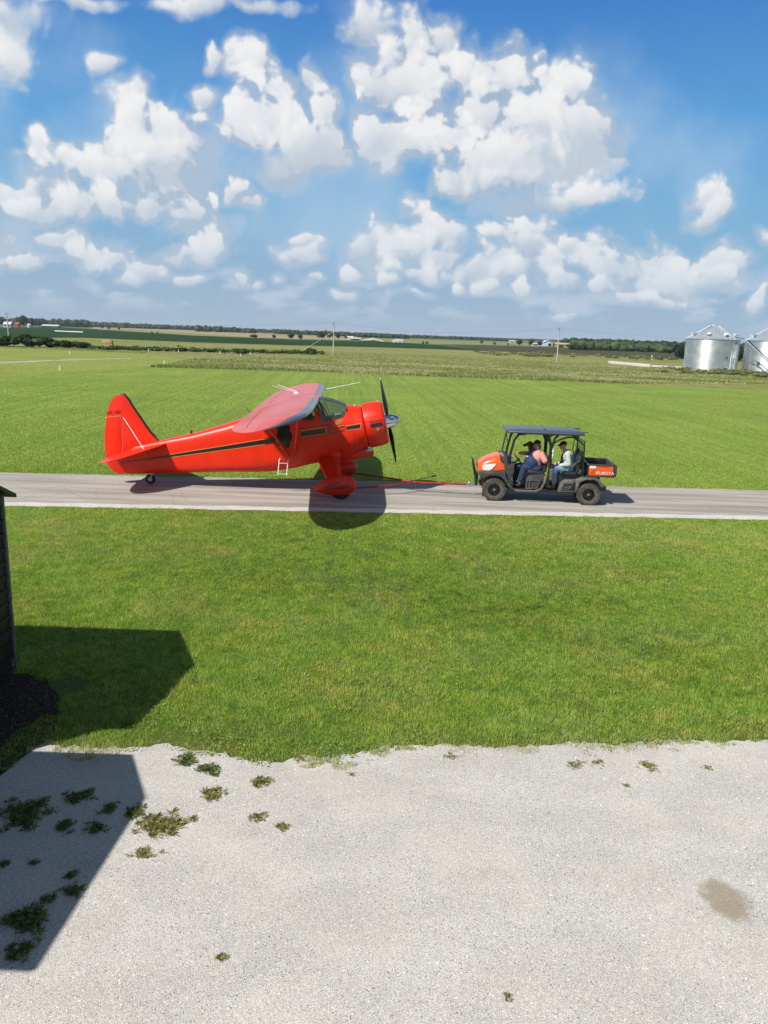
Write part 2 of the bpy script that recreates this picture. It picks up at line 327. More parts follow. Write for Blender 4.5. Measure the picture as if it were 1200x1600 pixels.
def gravel_mat(name, base, dark, warm):
    m, t, b = newmat(name); v = texco(t); b.inputs['Roughness'].default_value = .9; b.inputs['Specular IOR Level'].default_value = .2
    vo = N(t, 'ShaderNodeTexVoronoi'); vo.inputs['Scale'].default_value = 105; t.links.new(v, vo.inputs['Vector'])
    v2 = N(t, 'ShaderNodeTexVoronoi'); v2.inputs['Scale'].default_value = 115; t.links.new(v, v2.inputs['Vector'])
    sh = N(t, 'ShaderNodeSeparateColor'); t.links.new(vo.outputs['Color'], sh.inputs[0])
    col = mix(t, maprange(t, sh.outputs[0], 0, 1, 0, 1, False), dark, base); col = mix(t, maprange(t, vo.outputs['Distance'], .42, .70, 0, .42), col, (.16,.155,.15)); col = mix(t, maprange(t, sh.outputs[1], .965, .985, 0, .8), col, (.10,.095,.09))
    col = mix(t, maprange(t, noise(t, v, .9, 5, .6), .42, .7, 0, .35), col, warm)
    tr = noise(t, scalev(t, v, (.7, 1.3, 1)), 1.2, 5, .6)
    col = mix(t, 1.0, col, maprange(t, tr, .35, .65, .93, 1.05), 'MULTIPLY')
    col = mix(t, maprange(t, noise(t, v, 21, 3, .6), .66, .74, 0, .5), col, (.2,.18,.16))
    dm = vmath(t, 'LENGTH', vmath(t, 'MULTIPLY', vmath(t, 'SUBTRACT', v, (*G(1135,1405), 0)), (2.9, 2.3, 1)))
    dm = math_(t, 'ADD', dm, math_(t, 'MULTIPLY', math_(t, 'SUBTRACT', noise(t, v, 7, 5, .65), .5), .9))
    col = mix(t, maprange(t, dm, .35, .75, .75, 0), col, (.27,.21,.14))
    t.links.new(col, b.inputs['Base Color'])
    h = math_(t, 'ADD', math_(t, 'MULTIPLY', sh.outputs[2], .7), math_(t, 'MULTIPLY', v2.outputs['Distance'], -.5))
    bumpn(t, b, h, .8, .008); return m
gravel = gravel_mat('white_gravel', (.64,.612,.568), (.44,.42,.39), (.60,.545,.46))
def asphalt_mat():
    m, t, b = newmat('old_asphalt'); v = texco(t); b.inputs['Roughness'].default_value = .85
    fi = noise(t, v, 85, 3, .7); bg_ = noise(t, scalev(t, v, (.16, 2.2, 1)), 1.0, 6, .65)
    col = mix(t, maprange(t, bg_, .38, .62), (.25,.225,.195), (.39,.357,.312))
    col = mix(t, 1.0, col, maprange(t, fi, .3, .7, .62, 1.38), 'MULTIPLY')
    cr = N(t, 'ShaderNodeTexVoronoi', feature='DISTANCE_TO_EDGE'); cr.inputs['Scale'].default_value = .55
    wv_ = vmath(t, 'ADD', v, vmath(t, 'MULTIPLY', N(t, 'ShaderNodeTexNoise').outputs['Color'], (.8,.8,0))); t.links.new(wv_, cr.inputs['Vector'])
    col = mix(t, maprange(t, cr.outputs[0], .002, .007, .30, 0), col, (.12,.11,.10))
    t.links.new(col, b.inputs['Base Color']); bumpn(t, b, fi, .6, .01); return m
asphalt = asphalt_mat()
def field_mat(name, c1, c2, sc=.02, streak=(1,1,1), fine=1.2, fv=.3):
    m, t, b = newmat(name); v = texco(t); b.inputs['Roughness'].default_value = .9; b.inputs['Specular IOR Level'].default_value = .05
    a = noise(t, scalev(t, v, streak), sc, 6, .6); f = noise(t, v, fine, 4, .7)
    col = mix(t, maprange(t, a, .38, .62), c1, c2)
    col = mix(t, 1.0, col, maprange(t, f, .3, .7, 1-fv, 1+fv), 'MULTIPLY')
    t.links.new(col, b.inputs['Base Color']); bumpn(t, b, f, .6, .3); return m
soy = field_mat('soybean_field', (.016,.042,.012), (.024,.054,.017), .01)
soy2 = field_mat('dark_brown_crop', (.06,.06,.035), (.075,.072,.04), .02)
tan = field_mat('ripe_tan_field', (.26,.215,.125), (.32,.27,.17), .006, (.4,1,1), .2)
pale = field_mat('pale_green_field', (.17,.20,.075), (.22,.23,.10), .008, (.4,1,1), .2)
olive = field_mat('olive_pasture', (.17,.19,.055), (.23,.22,.085), .03, (.5,1,1), .6)
base_far = field_mat('far_land', (.10,.14,.05), (.15,.16,.07), .002, (.5,1,1), .05)
dirt = mat('dark_mulch', (.040,.032,.026), .95, var=.5, vscale=22, bump=1, bscale=50, spec=.1)
concrete = mat('pale_concrete', (.55,.52,.47), .85, var=.15, vscale=1.5, bump=.3)
def sheet(name, pts, z, m, label=None, kind='structure', jag=0, seg=.35):
    P_ = []
    n = len(pts)
    for i in range(n):
        a = Vector((*pts[i], 0)); b = Vector((*pts[(i+1) % n], 0)); k = max(1, int((b-a).length/seg)) if jag else 1
        for j in range(min(k, 400)):
            p = a.lerp(b, j/min(k,400)); P_.append((p.x + random.uniform(-jag,jag), p.y + random.uniform(-jag,jag)))
    bm = bmesh.new(); vs = [bm.verts.new((x,y,z)) for x,y in P_]; es = [bm.edges.new((vs[i], vs[(i+1)%len(vs)])) for i in range(len(vs))]
    bmesh.ops.triangle_fill(bm, use_beauty=True, use_dissolve=False, edges=es, normal=(0,0,1))
    for f in bm.faces:
        if f.normal.z < 0: f.normal_flip()
    me = bpy.data.meshes.new(name); bm.to_mesh(me); bm.free(); me.materials.append(m)
    o = link(bpy.data.objects.new(name, me)); tag(o, label, kind=kind); return o
sheet('ground', [(-9000,-300),(9000,-300),(9000,14000),(-9000,14000)], -.03, base_far)
# road edge lines  (near edge, far edge)
def rn(x): return 19.64 + (x+9.75)*(20.96-19.64)/20.47
def rf(x): return 24.15 + (x+12.31)*(25.48-24.15)/25.2
XR = 90
MOWF = [(-400,75), G(0,589), G(200,576.5), G(222,573.5), G(480,580.8), G(700,589.6), G(900,597), G(1020,602), G(1200,608.5), (300,88)]
o = sheet('lawn', [(-XR,-12),(XR,-12),(XR,rn(XR)),(-XR,rn(-XR))], -.012, lawn_near)
sheet('far_lawn', [(-120,rf(-XR)-1.2),(120,rf(XR)+.5)] + [(300,40)] + MOWF[::-1] + [(-400,30)], -.008, lawn_far)
sheet('left_lawn', [(-500,78), G(0,589), G(200,576.5), G(222,573.5), G(300,563), G(230,553), G(150,549), G(0,543.5), (-500,150)], -.004, lawn_left)
sheet('road', [(-XR,rn(-XR)-.0),(XR,rn(XR)),(XR,rf(XR)),(-XR,rf(-XR))], 0, asphalt, jag=.06, seg=.22)
whiteg = gravel_mat('limestone_shoulder', (.74,.71,.65), (.56,.53,.49), (.66,.61,.54))
sheet('gravel_shoulder', [(-XR,rn(-XR)-.05),(XR,rn(XR)-.05),(XR,rn(XR)+.42),(-XR,rn(-XR)+.42)], .004, whiteg, jag=.05, seg=.2)
GE = [G(0,1215), G(35,1185), G(60,1168), G(100,1172), G(130,1174), G(208,1176), G(250,1168), G(300,1180), G(340,1183), G(385,1196), G(430,1200), G(460,1188), G(500,1190), G(545,1186), G(600,1174), G(700,1170), G(800,1174), G(900,1166), G(960,1170), G(1060,1162), G(1120,1165), G(1200,1163)]
GE = [(-60,7.0), (-12, 7.1)] + GE + [(9,8.7), (60,11)]
gx = np.array([p[0] for p in GE]); gy = np.array([p[1] for p in GE])
def gedge(x): return np.interp(x, gx, gy)
GP = []
for i in range(len(GE)-1):
    a, b = GE[i], GE[i+1]; k = max(1, int(abs(b[0]-a[0])/.06)) if abs(a[0]) < 13 and abs(b[0]) < 13 else 12
    for j in range(k): GP.append((a[0]+(b[0]-a[0])*j/k, a[1]+(b[1]-a[1])*j/k + random.uniform(-.03,.05)+.09))
sheet('gravel_yard', [(-60,-11.5)] + GP + [(60,11),(60,-11.5)], -.004, gravel)
MULCH = [(-9,6.6), (-4.75,6.75), G(0,1216), G(30,1188), G(62,1166), G(88,1135), G(95,1095), G(72,1062), G(40,1052), (-5.05,9.7), (-9,9.7)]
sheet('mulch_bed', MULCH, .002, dirt, jag=.03, seg=.2)
# narrow light gravel path beyond the lawn
pathm = field_mat('pale_path', (.30,.31,.22), (.38,.37,.29), .3)
sheet('path', [(-300,105), G(0,565.5), G(100,562), G(205,559.5), G(205,560.4), G(100,563.6), G(0,568), (-300,100)], .006, pathm)
# fields beyond
D0 = [G(x, y) for x, y in [(0,528.5),(130,528.5),(300,537.5),(450,541.5),(600,544.5),(760,553.5),(900,562),(1060,570)]]
sheet('rough_meadow', [(-500,152), G(0,543.5), G(150,549), G(230,553), G(300,563), G(222,573.5), G(480,580.8), G(700,589.6), G(900,597), G(1020,602), G(1200,608.5), (300,90), (420,190), (300,260), G(1060,561), G(900,554), G(760,548.5), G(600,543), G(450,539.5), G(300,535), G(130,528), G(0,528), (-500,240)], .0, olive)
sheet('soybean_field', [(-700,250), G(0,527.5), G(130,527.5), G(300,534.5), G(450,539), G(600,542.5), G(700,546), G(760,548), G(690,539.5), G(600,534), G(450,530.5), G(300,524.5), G(150,514.5), G(90,511), G(0,511.5), (-700,560)], .03, soy)
sheet('brown_crop_field', [G(762,548.3), G(900,553.5), G(1060,560.5), (500,250), (700,420), G(1060,550), G(900,543.5), G(760,539.5), G(680,536.5)], .035, soy2)
sheet('pale_field', [G(560,532.5), G(690,538), G(800,540), G(900,543), G(900,539.5), G(780,535), G(660,531), G(560,528.5)], .06, pale)
sheet('tan_field', [G(140,513.5), G(300,523.5), G(450,529.8), G(560,532), G(560,527), G(450,523), G(300,516.5), G(150,510.2)], .08, tan)
sheet('green_field_strip', [G(150,514.6), G(300,524.4), G(420,529), G(300,521), G(190,514)], .1, pale)
tag(bpy.data.objects['lawn'], kind='structure')
# ------------------------------------------------------------------ foliage
def leafmat(name, c1, c2, trans=.25, straw=None):
    m, t, b = newmat(name); at = N(t, 'ShaderNodeAttribute', attribute_name='tint')
    stops = [(0, tuple(q*.3 for q in c1)), (.10, c1), (.75, c2)] + ([(.9, straw)] if straw else []); 
    col = ramp(t, at.outputs['Fac'], stops)
    if name == 'grass_blades':
        v = texco(t); f1 = noise(t, v, .7, 4, .6); f2 = noise(t, scalev(t, v, (1,1,1)), 2.3, 4, .6)
        col = mix(t, maprange(t, f1, .45, .62, 0, .75), col, mix(t, 1.0, col, (1.28,1.02,1.15), 'MULTIPLY')); col = mix(t, maprange(t, f2, .46, .64, 0, .8), col, mix(t, 1.0, col, (.72,.86,.9), 'MULTIPLY'))
        col = mix(t, maprange(t, noise(t, v, 1.1, 5, .65), .60, .74, 0, .5), col, (.33,.30,.12))
    t.links.new(col, b.inputs['Base Color'])
    b.inputs['Roughness'].default_value = .6; b.inputs['Specular IOR Level'].default_value = .25
    tr = N(t, 'ShaderNodeBsdfTranslucent'); t.links.new(col, tr.inputs[0]); ms = N(t, 'ShaderNodeMixShader'); ms.inputs[0].default_value = trans
    t.links.new(b.outputs[0], ms.inputs[1]); t.links.new(tr.outputs[0], ms.inputs[2]); t.links.new(ms.outputs[0], t.nodes['Material Output'].inputs[0]); return m
def blades(name, xy, h, w, m, z0=-.01, lean=.6, tint=None, label=None, cat=None, kind='stuff'):
    n = len(xy); a = rng.uniform(0, 2*np.pi, n); la = rng.uniform(0, 2*np.pi, n); ll = rng.uniform(0, lean, n)*h
    dx = np.cos(a)*w/2; dy = np.sin(a)*w/2
    V = np.zeros((n,3,3)); V[:,0,0] = xy[:,0]-dx; V[:,0,1] = xy[:,1]-dy; V[:,1,0] = xy[:,0]+dx; V[:,1,1] = xy[:,1]+dy; V[:,:2,2] = z0
    V[:,2,0] = xy[:,0]+np.cos(la)*ll; V[:,2,1] = xy[:,1]+np.sin(la)*ll; V[:,2,2] = z0+h
    o = npmesh(name, V.reshape(-1,3), np.arange(n*3).reshape(n,3), m, col=tint if tint is not None else rng.uniform(0,1,n))
    return tag(o, label, cat, kind=kind)
def vnoise(x, y, s, seed=0):          # cheap value noise
    r = np.random.default_rng(seed).uniform(0,1,(64,64)); X = x/s; Y = y/s; i = np.floor(X).astype(int); j = np.floor(Y).astype(int); fx = X-i; fy = Y-j; fx = fx*fx*(3-2*fx); fy = fy*fy*(3-2*fy)
    g_ = lambda a, b: r[a % 64, b % 64]
    return (g_(i,j)*(1-fx)+g_(i+1,j)*fx)*(1-fy) + (g_(i,j+1)*(1-fx)+g_(i+1,j+1)*fx)*fy
grassm = leafmat('grass_blades', (.21,.36,.036), (.46,.63,.092), .5, straw=(.58,.52,.26))
# near lawn
n = 760000
Y_ = 7.4 + (22-7.4)*rng.uniform(0,1,n)**1.15; X_ = rng.uniform(-1,1,n)*(.56*Y_+1.2)
bx0 = (vnoise(X_,Y_,.35,3)-.5)*.42+(vnoise(X_,Y_,.09,4)-.5)*.30+.05
keep = (Y_ > gedge(X_)+bx0-.02) & (Y_ < rn(X_)-.03+(vnoise(X_,Y_,.15,5)-.5)*.18)
mul = (X_ < -4.08+(vnoise(X_,Y_,.3,8)-.5)*.5) & (Y_ < 9.6+(vnoise(X_,Y_,.3,9)-.5)*.4) & (Y_ > 6.5)
bare = vnoise(X_,Y_,.9,11)*vnoise(X_,Y_,.3,12)
nearedge = np.clip((Y_-gedge(X_))/1.0, 0, 1)
keep &= ~(mul & (rng.uniform(0,1,n) < .97)); keep &= rng.uniform(0,1,n) < (.45+.55*nearedge) + .3*(bare > .2)
keep &= ~((np.hypot(X_-G(285,1158)[0], (Y_-G(285,1158)[1])*1.4) < .28) & (rng.uniform(0,1,n) < .8))
X_, Y_ = X_[keep], Y_[keep]; n = len(X_)
cl = vnoise(X_,Y_,.07,25)*.6+vnoise(X_,Y_,.16,26)*.4; band = vnoise(X_*.25,Y_+.4*X_,2.3,27)
ti = .38*(band-.5)+.22*vnoise(X_,Y_,.45,22)+.85*(cl-.5)+.30*rng.uniform(0,1,n)+.22+.16*np.clip((Y_-15)/5,0,1)
ti = np.where(rng.uniform(0,1,n) < .05+.16*np.clip((vnoise(X_,Y_,1.2,31)-.5)*3,0,1)+.12*(1-nearedge[keep])+.5*np.clip(1-(Y_-gedge(X_))/.28,0,1), .95, np.clip(ti, 0, .8))
hh = (.012+.020*vnoise(X_,Y_,.35,23)+.010*rng.uniform(0,1,n)+.022*cl)*(1+.25*(vnoise(X_,Y_,1.1,24) > .6))
blades('lawn_grass', np.stack([X_,Y_],1), hh, .006+.0004*Y_, grassm, tint=ti, label='short green lawn grass between the gravel yard and the road', cat='grass')
# broad weed leaves in the lawn near the gravel
n = 7000; X_ = rng.uniform(-4.2,6,n); Y_ = gedge(X_)+rng.uniform(0,1,n)**1.5*2.6
k = vnoise(X_,Y_,.45,41)+.35*rng.uniform(0,1,n) > .80; X_, Y_ = X_[k], Y_[k]; n = len(X_)
V = np.zeros((n,4,3)); a = rng.uniform(0,6.28,n); r_ = rng.uniform(.009,.021,n); tl = rng.uniform(-.5,.5,(n,2))
for q in range(4):
    ox = np.cos(a+q*np.pi/2)*r_*(1 if q % 2 == 0 else .6); oy = np.sin(a+q*np.pi/2)*r_*(1 if q % 2 == 0 else .6)
    V[:,q,0] = X_+ox; V[:,q,1] = Y_+oy; V[:,q,2] = .035+ox*tl[:,0]+oy*tl[:,1]
broad = leafmat('broad_leaves', (.13,.22,.03), (.27,.38,.08), .3)
tag(npmesh('clover', V.reshape(-1,3), np.arange(n*4).reshape(n,4), broad, col=rng.uniform(0,1,n)), 'broad leaved clover and plantain growing in the lawn beside the gravel', 'ground cover', kind='stuff')
# far lawn, fringe along the road and sparse tufts
n = 430000; Y_ = 23.6 + 66*rng.uniform(0,1,n)**1.7; X_ = rng.uniform(-1,1,n)*(.55*Y_+1); k = rng.uniform(0,1,n) < 1-(Y_-24)/68; X_, Y_ = X_[k], Y_[k]; n = len(X_)
k = Y_ > rf(X_)+.02+(vnoise(X_,Y_,.2,6)-.5)*.25; X_, Y_ = X_[k], Y_[k]; n = len(X_)
st = vnoise(X_*1.2, Y_*.05, 1, 55)
ti = np.clip(.25+.3*vnoise(X_,Y_,3,61)+.16*st+.32*rng.uniform(0,1,n), 0, .8); ti = np.where(rng.uniform(0,1,n) < .04, .93, ti)
grassf = leafmat('far_grass_blades', (.165,.265,.03), (.31,.425,.06), .4, straw=(.48,.46,.2))
blades('far_lawn_grass', np.stack([X_,Y_],1), .028+.03*rng.uniform(0,1,n), .012+.0006*Y_, grassf, tint=ti, label='mown green grass of the airfield beyond the road', cat='grass')
# rough meadow
meadowm = leafmat('meadow_blades', (.15,.21,.04), (.31,.35,.09), .4, straw=(.66,.58,.36))
n = 150000; px_ = rng.uniform(-60,1260,n); py_ = rng.uniform(543,600,n)
def Gv(px, py):
    u = (px-600)/FPX; v = -(py-800)/FPX; U = u*c_-v*s_; Vv = u*s_+v*c_; ry = math.cos(PITCH)+Vv*math.sin(PITCH); rz = -math.sin(PITCH)+Vv*math.cos(PITCH); t = -CH/rz; return U*t, ry*t
lim_lo = np.interp(px_, [0,150,230,235,480,700,900,1020,1200,1260], [543,549,553,574,580.5,589.3,596.6,601.8,608,611])
lim_hi = np.interp(px_, [0,150,300,500,700,900,1060,1260], [538,542,548,552,556,563,571,580]); lim_hi = np.where((px_ > 232)&(px_ < 360), np.interp(px_,[232,360],[573,550.5]), lim_hi)
k = (py_ < lim_lo) & (py_ > lim_hi); X_, Y_ = Gv(px_[k], py_[k]); pxk, pyk = px_[k], py_[k]; n = len(X_)
sb = vnoise(X_*.5, Y_, 2.2, 71); lines = vnoise(X_*.25+Y_*.2, Y_*.35, 2.5, 72)
front = np.clip((np.interp(pxk,[235,1200],[574,608])-pyk)/8, 0, 1)
ti = np.where((rng.uniform(0,1,n) < .55) & ((lines > .63) & (front > .4) | (sb > .72)), .97, np.clip(.8*rng.uniform(0,1,n)*(.5+vnoise(X_,Y_,5,73)), 0, .8))
ti = np.where((front < .25) & (rng.uniform(0,1,n) < .6), .25*rng.uniform(0,1,n), ti)
mh = .08+.14*rng.uniform(0,1,n)*vnoise(X_,Y_,4,74)*1.6+.10*(front < .5)
blades('meadow_grass', np.stack([X_,Y_],1), mh, .10, meadowm, tint=ti, lean=.9, label='unmown meadow grass with straw coloured streaks beyond the lawn', cat='meadow grass')
# ---- crowns
def crown(cx_, cy_, cz_, rx, ry, rz, n, s, seed=None, lumps=7):
    """points on a lumpy crown: returns verts (n,4,3), tint"""
    r = rng; L = r.normal(0,1,(lumps,3)); L /= np.linalg.norm(L,axis=1)[:,None]; L *= r.uniform(.35,.75,(lumps,1)); L[:,2] *= .8
    lr = r.uniform(.35,.6,lumps); w = r.integers(0,lumps,n)
    d = r.normal(0,1,(n,3)); d /= np.linalg.norm(d,axis=1)[:,None]
    p = L[w] + d*(lr[w]*r.uniform(.55,1.05,n)**.5)[:,None]
    p = p*np.array([rx,ry,rz]) + np.array([cx_,cy_,cz_])
    a = r.normal(0,1,(n,3)); a /= np.linalg.norm(a,axis=1)[:,None]; b = np.cross(a, r.normal(0,1,(n,3))); b /= np.linalg.norm(b,axis=1)[:,None]
    ss = s*r.uniform(.6,1.3,(n,1)); V = np.stack([p-a*ss, p-b*ss*.7, p+a*ss, p+b*ss*.7], 1)
    ti = np.clip(.35*r.uniform(0,1,n)+.5*(r.uniform(0,1,lumps)[w]), 0, 1); return V, ti
dleaf = leafmat('dark_tree_leaves', (.016,.032,.016), (.038,.068,.026), .15)
mleaf = leafmat('tree_leaves', (.032,.058,.020), (.08,.12,.035), .15)
gleaf = leafmat('grey_green_leaves', (.05,.065,.03), (.095,.11,.05), .15)
bleaf = leafmat('bush_leaves', (.022,.05,.012), (.06,.11,.025), .2)
bark = mat('bark', (.07,.055,.045), .9, var=.3)
def tree(name, x, y, h, w, m, label, group=None, n=420, trunk=.16, cat='tree', z0=0, parts=True):
    root = empty(name, (x,y,z0), 0, label, cat, group)
    V, ti = crown(0,0,h*(.5+trunk*.55), w/2, w/2, h*(.5-trunk*.45), n*2, w*.055)
    Vc = core(0,0,h*(.5+trunk*.55), w*.33, h*(.5-trunk*.45)*.68); V = np.concatenate([V,Vc]); ti = np.concatenate([ti, np.full(len(Vc),.3)]); n = len(V)
    npmesh('crown', V.reshape(-1,3), np.arange(n*4).reshape(n,4), m, root, ti)
    b = MB(); r0 = h*.028
    b.tube([(0,0,-.1),(0,0,h*trunk),(h*.02,0,h*.45),(0,0,h*.75)], [r0*1.3,r0,r0*.7,r0*.2], 7)
    for q in range(4):
        an = q*1.6+random.random(); b.tube([(0,0,h*(.22+.1*q)), (math.cos(an)*w*.15, math.sin(an)*w*.15, h*(.36+.1*q)), (math.cos(an)*w*.3, math.sin(an)*w*.3, h*(.45+.1*q))], [r0*.55,r0*.35,r0*.1], 5)
    b.build('trunk', bark, root, smooth=True); return root
def core(x, y, z, rx, rz, nu=9, nv=6):
    th = np.linspace(0.02, np.pi-.02, nv+1); ph = np.linspace(0, 2*np.pi, nu+1); T_, P_ = np.meshgrid(th, ph, indexing='ij'); rr_ = rng.uniform(.78,1.15,T_.shape); rr_[:,-1] = rr_[:,0]
    p = np.stack([x+rx*rr_*np.sin(T_)*np.cos(P_), y+rx*rr_*np.sin(T_)*np.sin(P_), z+rz*rr_*np.cos(T_)], -1)
    return np.stack([p[:-1,:-1], p[1:,:-1], p[1:,1:], p[:-1,1:]], 2).reshape(-1,4,3)
def mass(name, pts, m, label, cat='wood', n=60, s=.6):
    Vs = []; T = []
    for (x, y, z, rx, rz) in pts:
        tt = .4*rng.uniform(); V, ti = crown(x, y, z, rx, rx, rz, n, s*rx/3., lumps=5); Vs.append(V); T.append(ti*.6+tt)
        V = core(x, y, z, rx*(.82 if rz > 1.2 else .5), rz*(.82 if rz > 1.2 else .4)); Vs.append(V); T.append(np.full(len(V), tt+.3))
    V = np.concatenate(Vs); T = np.concatenate(T)
    return tag(npmesh(name, V.reshape(-1,3), np.arange(len(V)*4).reshape(-1,4), m, col=T), label, cat, kind='stuff')
# ------------------------------------------------------------------ aeroplane
red = mat('red_dope_paint', (.76,.024,.004), .38, coat=.12, spec=.35, var=.06, vscale=2, bump=.08, bscale=7)
redw = mat('red_wing_paint', (.58,.085,.062), .40, coat=.32, var=.10, vscale=1.5, bump=.06, bscale=5)
t = redw.node_tree; v = texco(t); sp = N(t, 'ShaderNodeSeparateXYZ'); t.links.new(v, sp.inputs[0])
rib_ = math_(t, 'ABSOLUTE', math_(t, 'SUBTRACT', math_(t, 'FRACT', math_(t, 'MULTIPLY', sp.outputs[1], 2.9)), .5)); bumpn(t, t.nodes['Principled BSDF'], maprange(t, rib_, .30, .5), .6, .012)
pb_ = t.nodes['Principled BSDF'].inputs['Base Color']; oldc = pb_.links[0].from_socket; t.links.new(mix(t, maprange(t, rib_, .44, .47, 0, .16), oldc, (.35,.03,.02)), pb_)
t = red.node_tree; v = texco(t); sp = N(t, 'ShaderNodeSeparateXYZ'); t.links.new(v, sp.inputs[0]); pb_ = t.nodes['Principled BSDF'].inputs['Base Color']; oldc = pb_.links[0].from_socket
st_ = noise(t, scalev(t, v, (1.5, 9, 9)), 1.2, 6, .65); t.links.new(mix(t, maprange(t, st_, .50, .72, 0, .22), oldc, (.42,.02,.006)), pb_)
blk = mat('black_paint', (.012,.012,.013), .3, coat=.4)
lea = mat('grey_abrasion_strip', (.07,.09,.11), .3, coat=.4)
chrome = mat('polished_metal', (.75,.78,.82), .08, metal=1)
steel = mat('dull_metal', (.5,.5,.5), .35, metal=1)
white = mat('white_paint', (.8,.8,.78), .4)
gold = mat('gold_trim', (.75,.33,.10), .4)
darkin = mat('dark_interior', (.03,.035,.035), .8)
rubber = mat('rubber', (.025,.024,.023), .85, var=.3, vscale=20)
propm = mat('propeller_black', (.015,.015,.016), .35)
def glassmat(name, col, alpha):
    m, t, b = newmat(name); b.inputs['Base Color'].default_value = (*col,1); b.inputs['Roughness'].default_value = .05; b.inputs['Specular IOR Level'].default_value = .8
    b.inputs['Alpha'].default_value = alpha; return m
glass = glassmat('cabin_glass', (.05,.11,.09), .42)
glassd = glassmat('door_glass', (.03,.03,.03), .8)
PL = empty('airplane', (-1.3,23.3,0), R(2.2), 'bright red high wing propeller airplane with black stripes standing on the road', 'airplane')
ST = [(-6.95,.98,.36,.02,2),(-6.7,1.06,.31,.05,2),(-6.4,1.13,.30,.09,2.1),(-5.9,1.25,.33,.17,3.4),(-5.3,1.41,.37,.26,4.2),(-4.5,1.61,.43,.37,4.6),(-3.5,1.93,.49,.50,4.6),(-2.7,2.24,.51,.60,4.4),(-2.1,2.45,.545,.64,4.0),(-1.5,2.64,.65,.66,3.6),(-.9,2.78,.80,.66,3.1),(-.62,2.80,.85,.66,3.0),(-.3,2.70,.89,.65,2.8),(0.0,2.58,.95,.645,2.5),(.2,2.58,1.08,.645,2.3),(.38,2.575,1.20,.645,2.1),(.5,2.575,1.27,.655,2),(.60,2.575,1.30,.65,2),(.66,2.53,1.36,.60,2)]
STa = np.array(ST)
def st(x): return [np.interp(x, STa[:,0], STa[:,i]) for i in range(1,5)]
def shear(x): return .23*max(0, min(1, (x+.7)/1.2))
def fus_pt(x, ang):
    t, b, w, n_ = st(x); zc = (t+b)/2; hh = (t-b)/2; c = math.cos(ang); s = math.sin(ang)
    y = w*math.copysign(abs(c)**(2/n_), c); z = zc+hh*math.copysign(abs(s)**(2/n_), s)
    return (x-shear(x)*(z-zc), y, z)
NX, NA = 190, 96
xs = np.interp(np.linspace(0,1,NX), [0,.55,1], [-6.95,-1.3,.66])
pts = [[fus_pt(x, 2*math.pi*(j+.5)/NA) for j in range(NA)] for x in xs]
def inpoly(px, pz, poly):
    c = False; n = len(poly)
    for i in range(n):
        x1,z1 = poly[i]; x2,z2 = poly[(i+1)%n]
        if (z1 > pz) != (z2 > pz) and px < (x2-x1)*(pz-z1)/(z2-z1)+x1: c = not c
    return c
WSD = [(-.60,2.14),(-.05,2.27),(.03,2.33),(.07,2.60),(-.2,2.9),(-.78,2.9),(-.84,2.55),(-.78,2.42)]
CABW = [(-1.22,2.16),(-.98,2.14),(-.88,2.2),(-.84,2.36),(-.92,2.5),(-1.2,2.46)]
DRW = [(-1.95,1.56),(-1.93,1.98),(-1.62,2.05),(-1.48,1.52),(-1.64,1.31),(-1.82,1.36)]
fb = MB(); fg = MB(); fw_ = MB(); fd = MB()
for i in range(NX-1):
    for j in range(NA):
        q = [pts[i][j], pts[i][(j+1)%NA], pts[i+1][(j+1)%NA], pts[i+1][j]]
        mx = sum(p[0] for p in q)/4; mz = sum(p[2] for p in q)/4; my = sum(p[1] for p in q)/4
        tgt = fb
        if inpoly(mx, mz, WSD): tgt = fg
        elif abs(my) > .3 and inpoly(mx, mz, CABW): tgt = fw_
        elif my < -.3 and inpoly(mx, mz, DRW): tgt = fd
        tgt.add(q, [(0,1,2,3)])
fb.add(pts[0], [tuple(range(NA))]); fb.add(pts[-1], [tuple(range(NA-1,-1,-1))])
fus = fb.build('fuselage', red, PL, smooth=True, angle=60)
ws = fg.build('windshield', glass, PL, smooth=True)
fw_.split('side_window', glass, PL, smooth=True); fd.build('door_window', glassd, PL, smooth=True)
def side(x, z, off=.006):
    # invert shear
    t, b, w, n_ = st(x); zc = (t+b)/2; x0 = x+shear(x)*(z-zc); t, b, w, n_ = st(x0); zc = (t+b)/2; hh = (t-b)/2
    s = min(.999, abs((z-zc)/hh)); return (x, -w*(1-s**n_)**(1/n_)-off, z)
def strip(mb, a, b, w0, w1=None, k=None, off=.006):
    w1 = w0 if w1 is None else w1; L_ = math.hypot(b[0]-a[0], b[1]-a[1]); k = k or max(2, int(L_/.08)); nx, nz = -(b[1]-a[1])/L_, (b[0]-a[0])/L_
    rows = []
    for i in range(k+1):
        f = i/k; x = a[0]+(b[0]-a[0])*f; z = a[1]+(b[1]-a[1])*f; w = (w0+(w1-w0)*f)/2
        rows.append([side(x-nx*w, z-nz*w, off), side(x, z, off), side(x+nx*w, z+nz*w, off)])
    mb.grid(rows)
def patch(mb, p00, p10, p11, p01, k=10, off=.006):
    rows = []
    for i in range(k+1):
        f = i/k; a = (p00[0]+(p10[0]-p00[0])*f, p00[1]+(p10[1]-p00[1])*f); b = (p01[0]+(p11[0]-p01[0])*f, p01[1]+(p11[1]-p01[1])*f)
        rows.append([side(a[0]+(b[0]-a[0])*g_, a[1]+(b[1]-a[1])*g_, off) for g_ in (0,.33,.66,1)])
    mb.grid(rows)
d = MB()
strip(d, (-6.7,.655), (-5.2,.93), .02, .075); strip(d, (-5.2,.93), (-2.35,1.485), .075, .125); strip(d, (-2.35,1.485), (-2.0,1.56), .125)
patch(d, (-1.24,1.68), (-.53,1.80), (-.53,1.955), (-1.24,1.82))
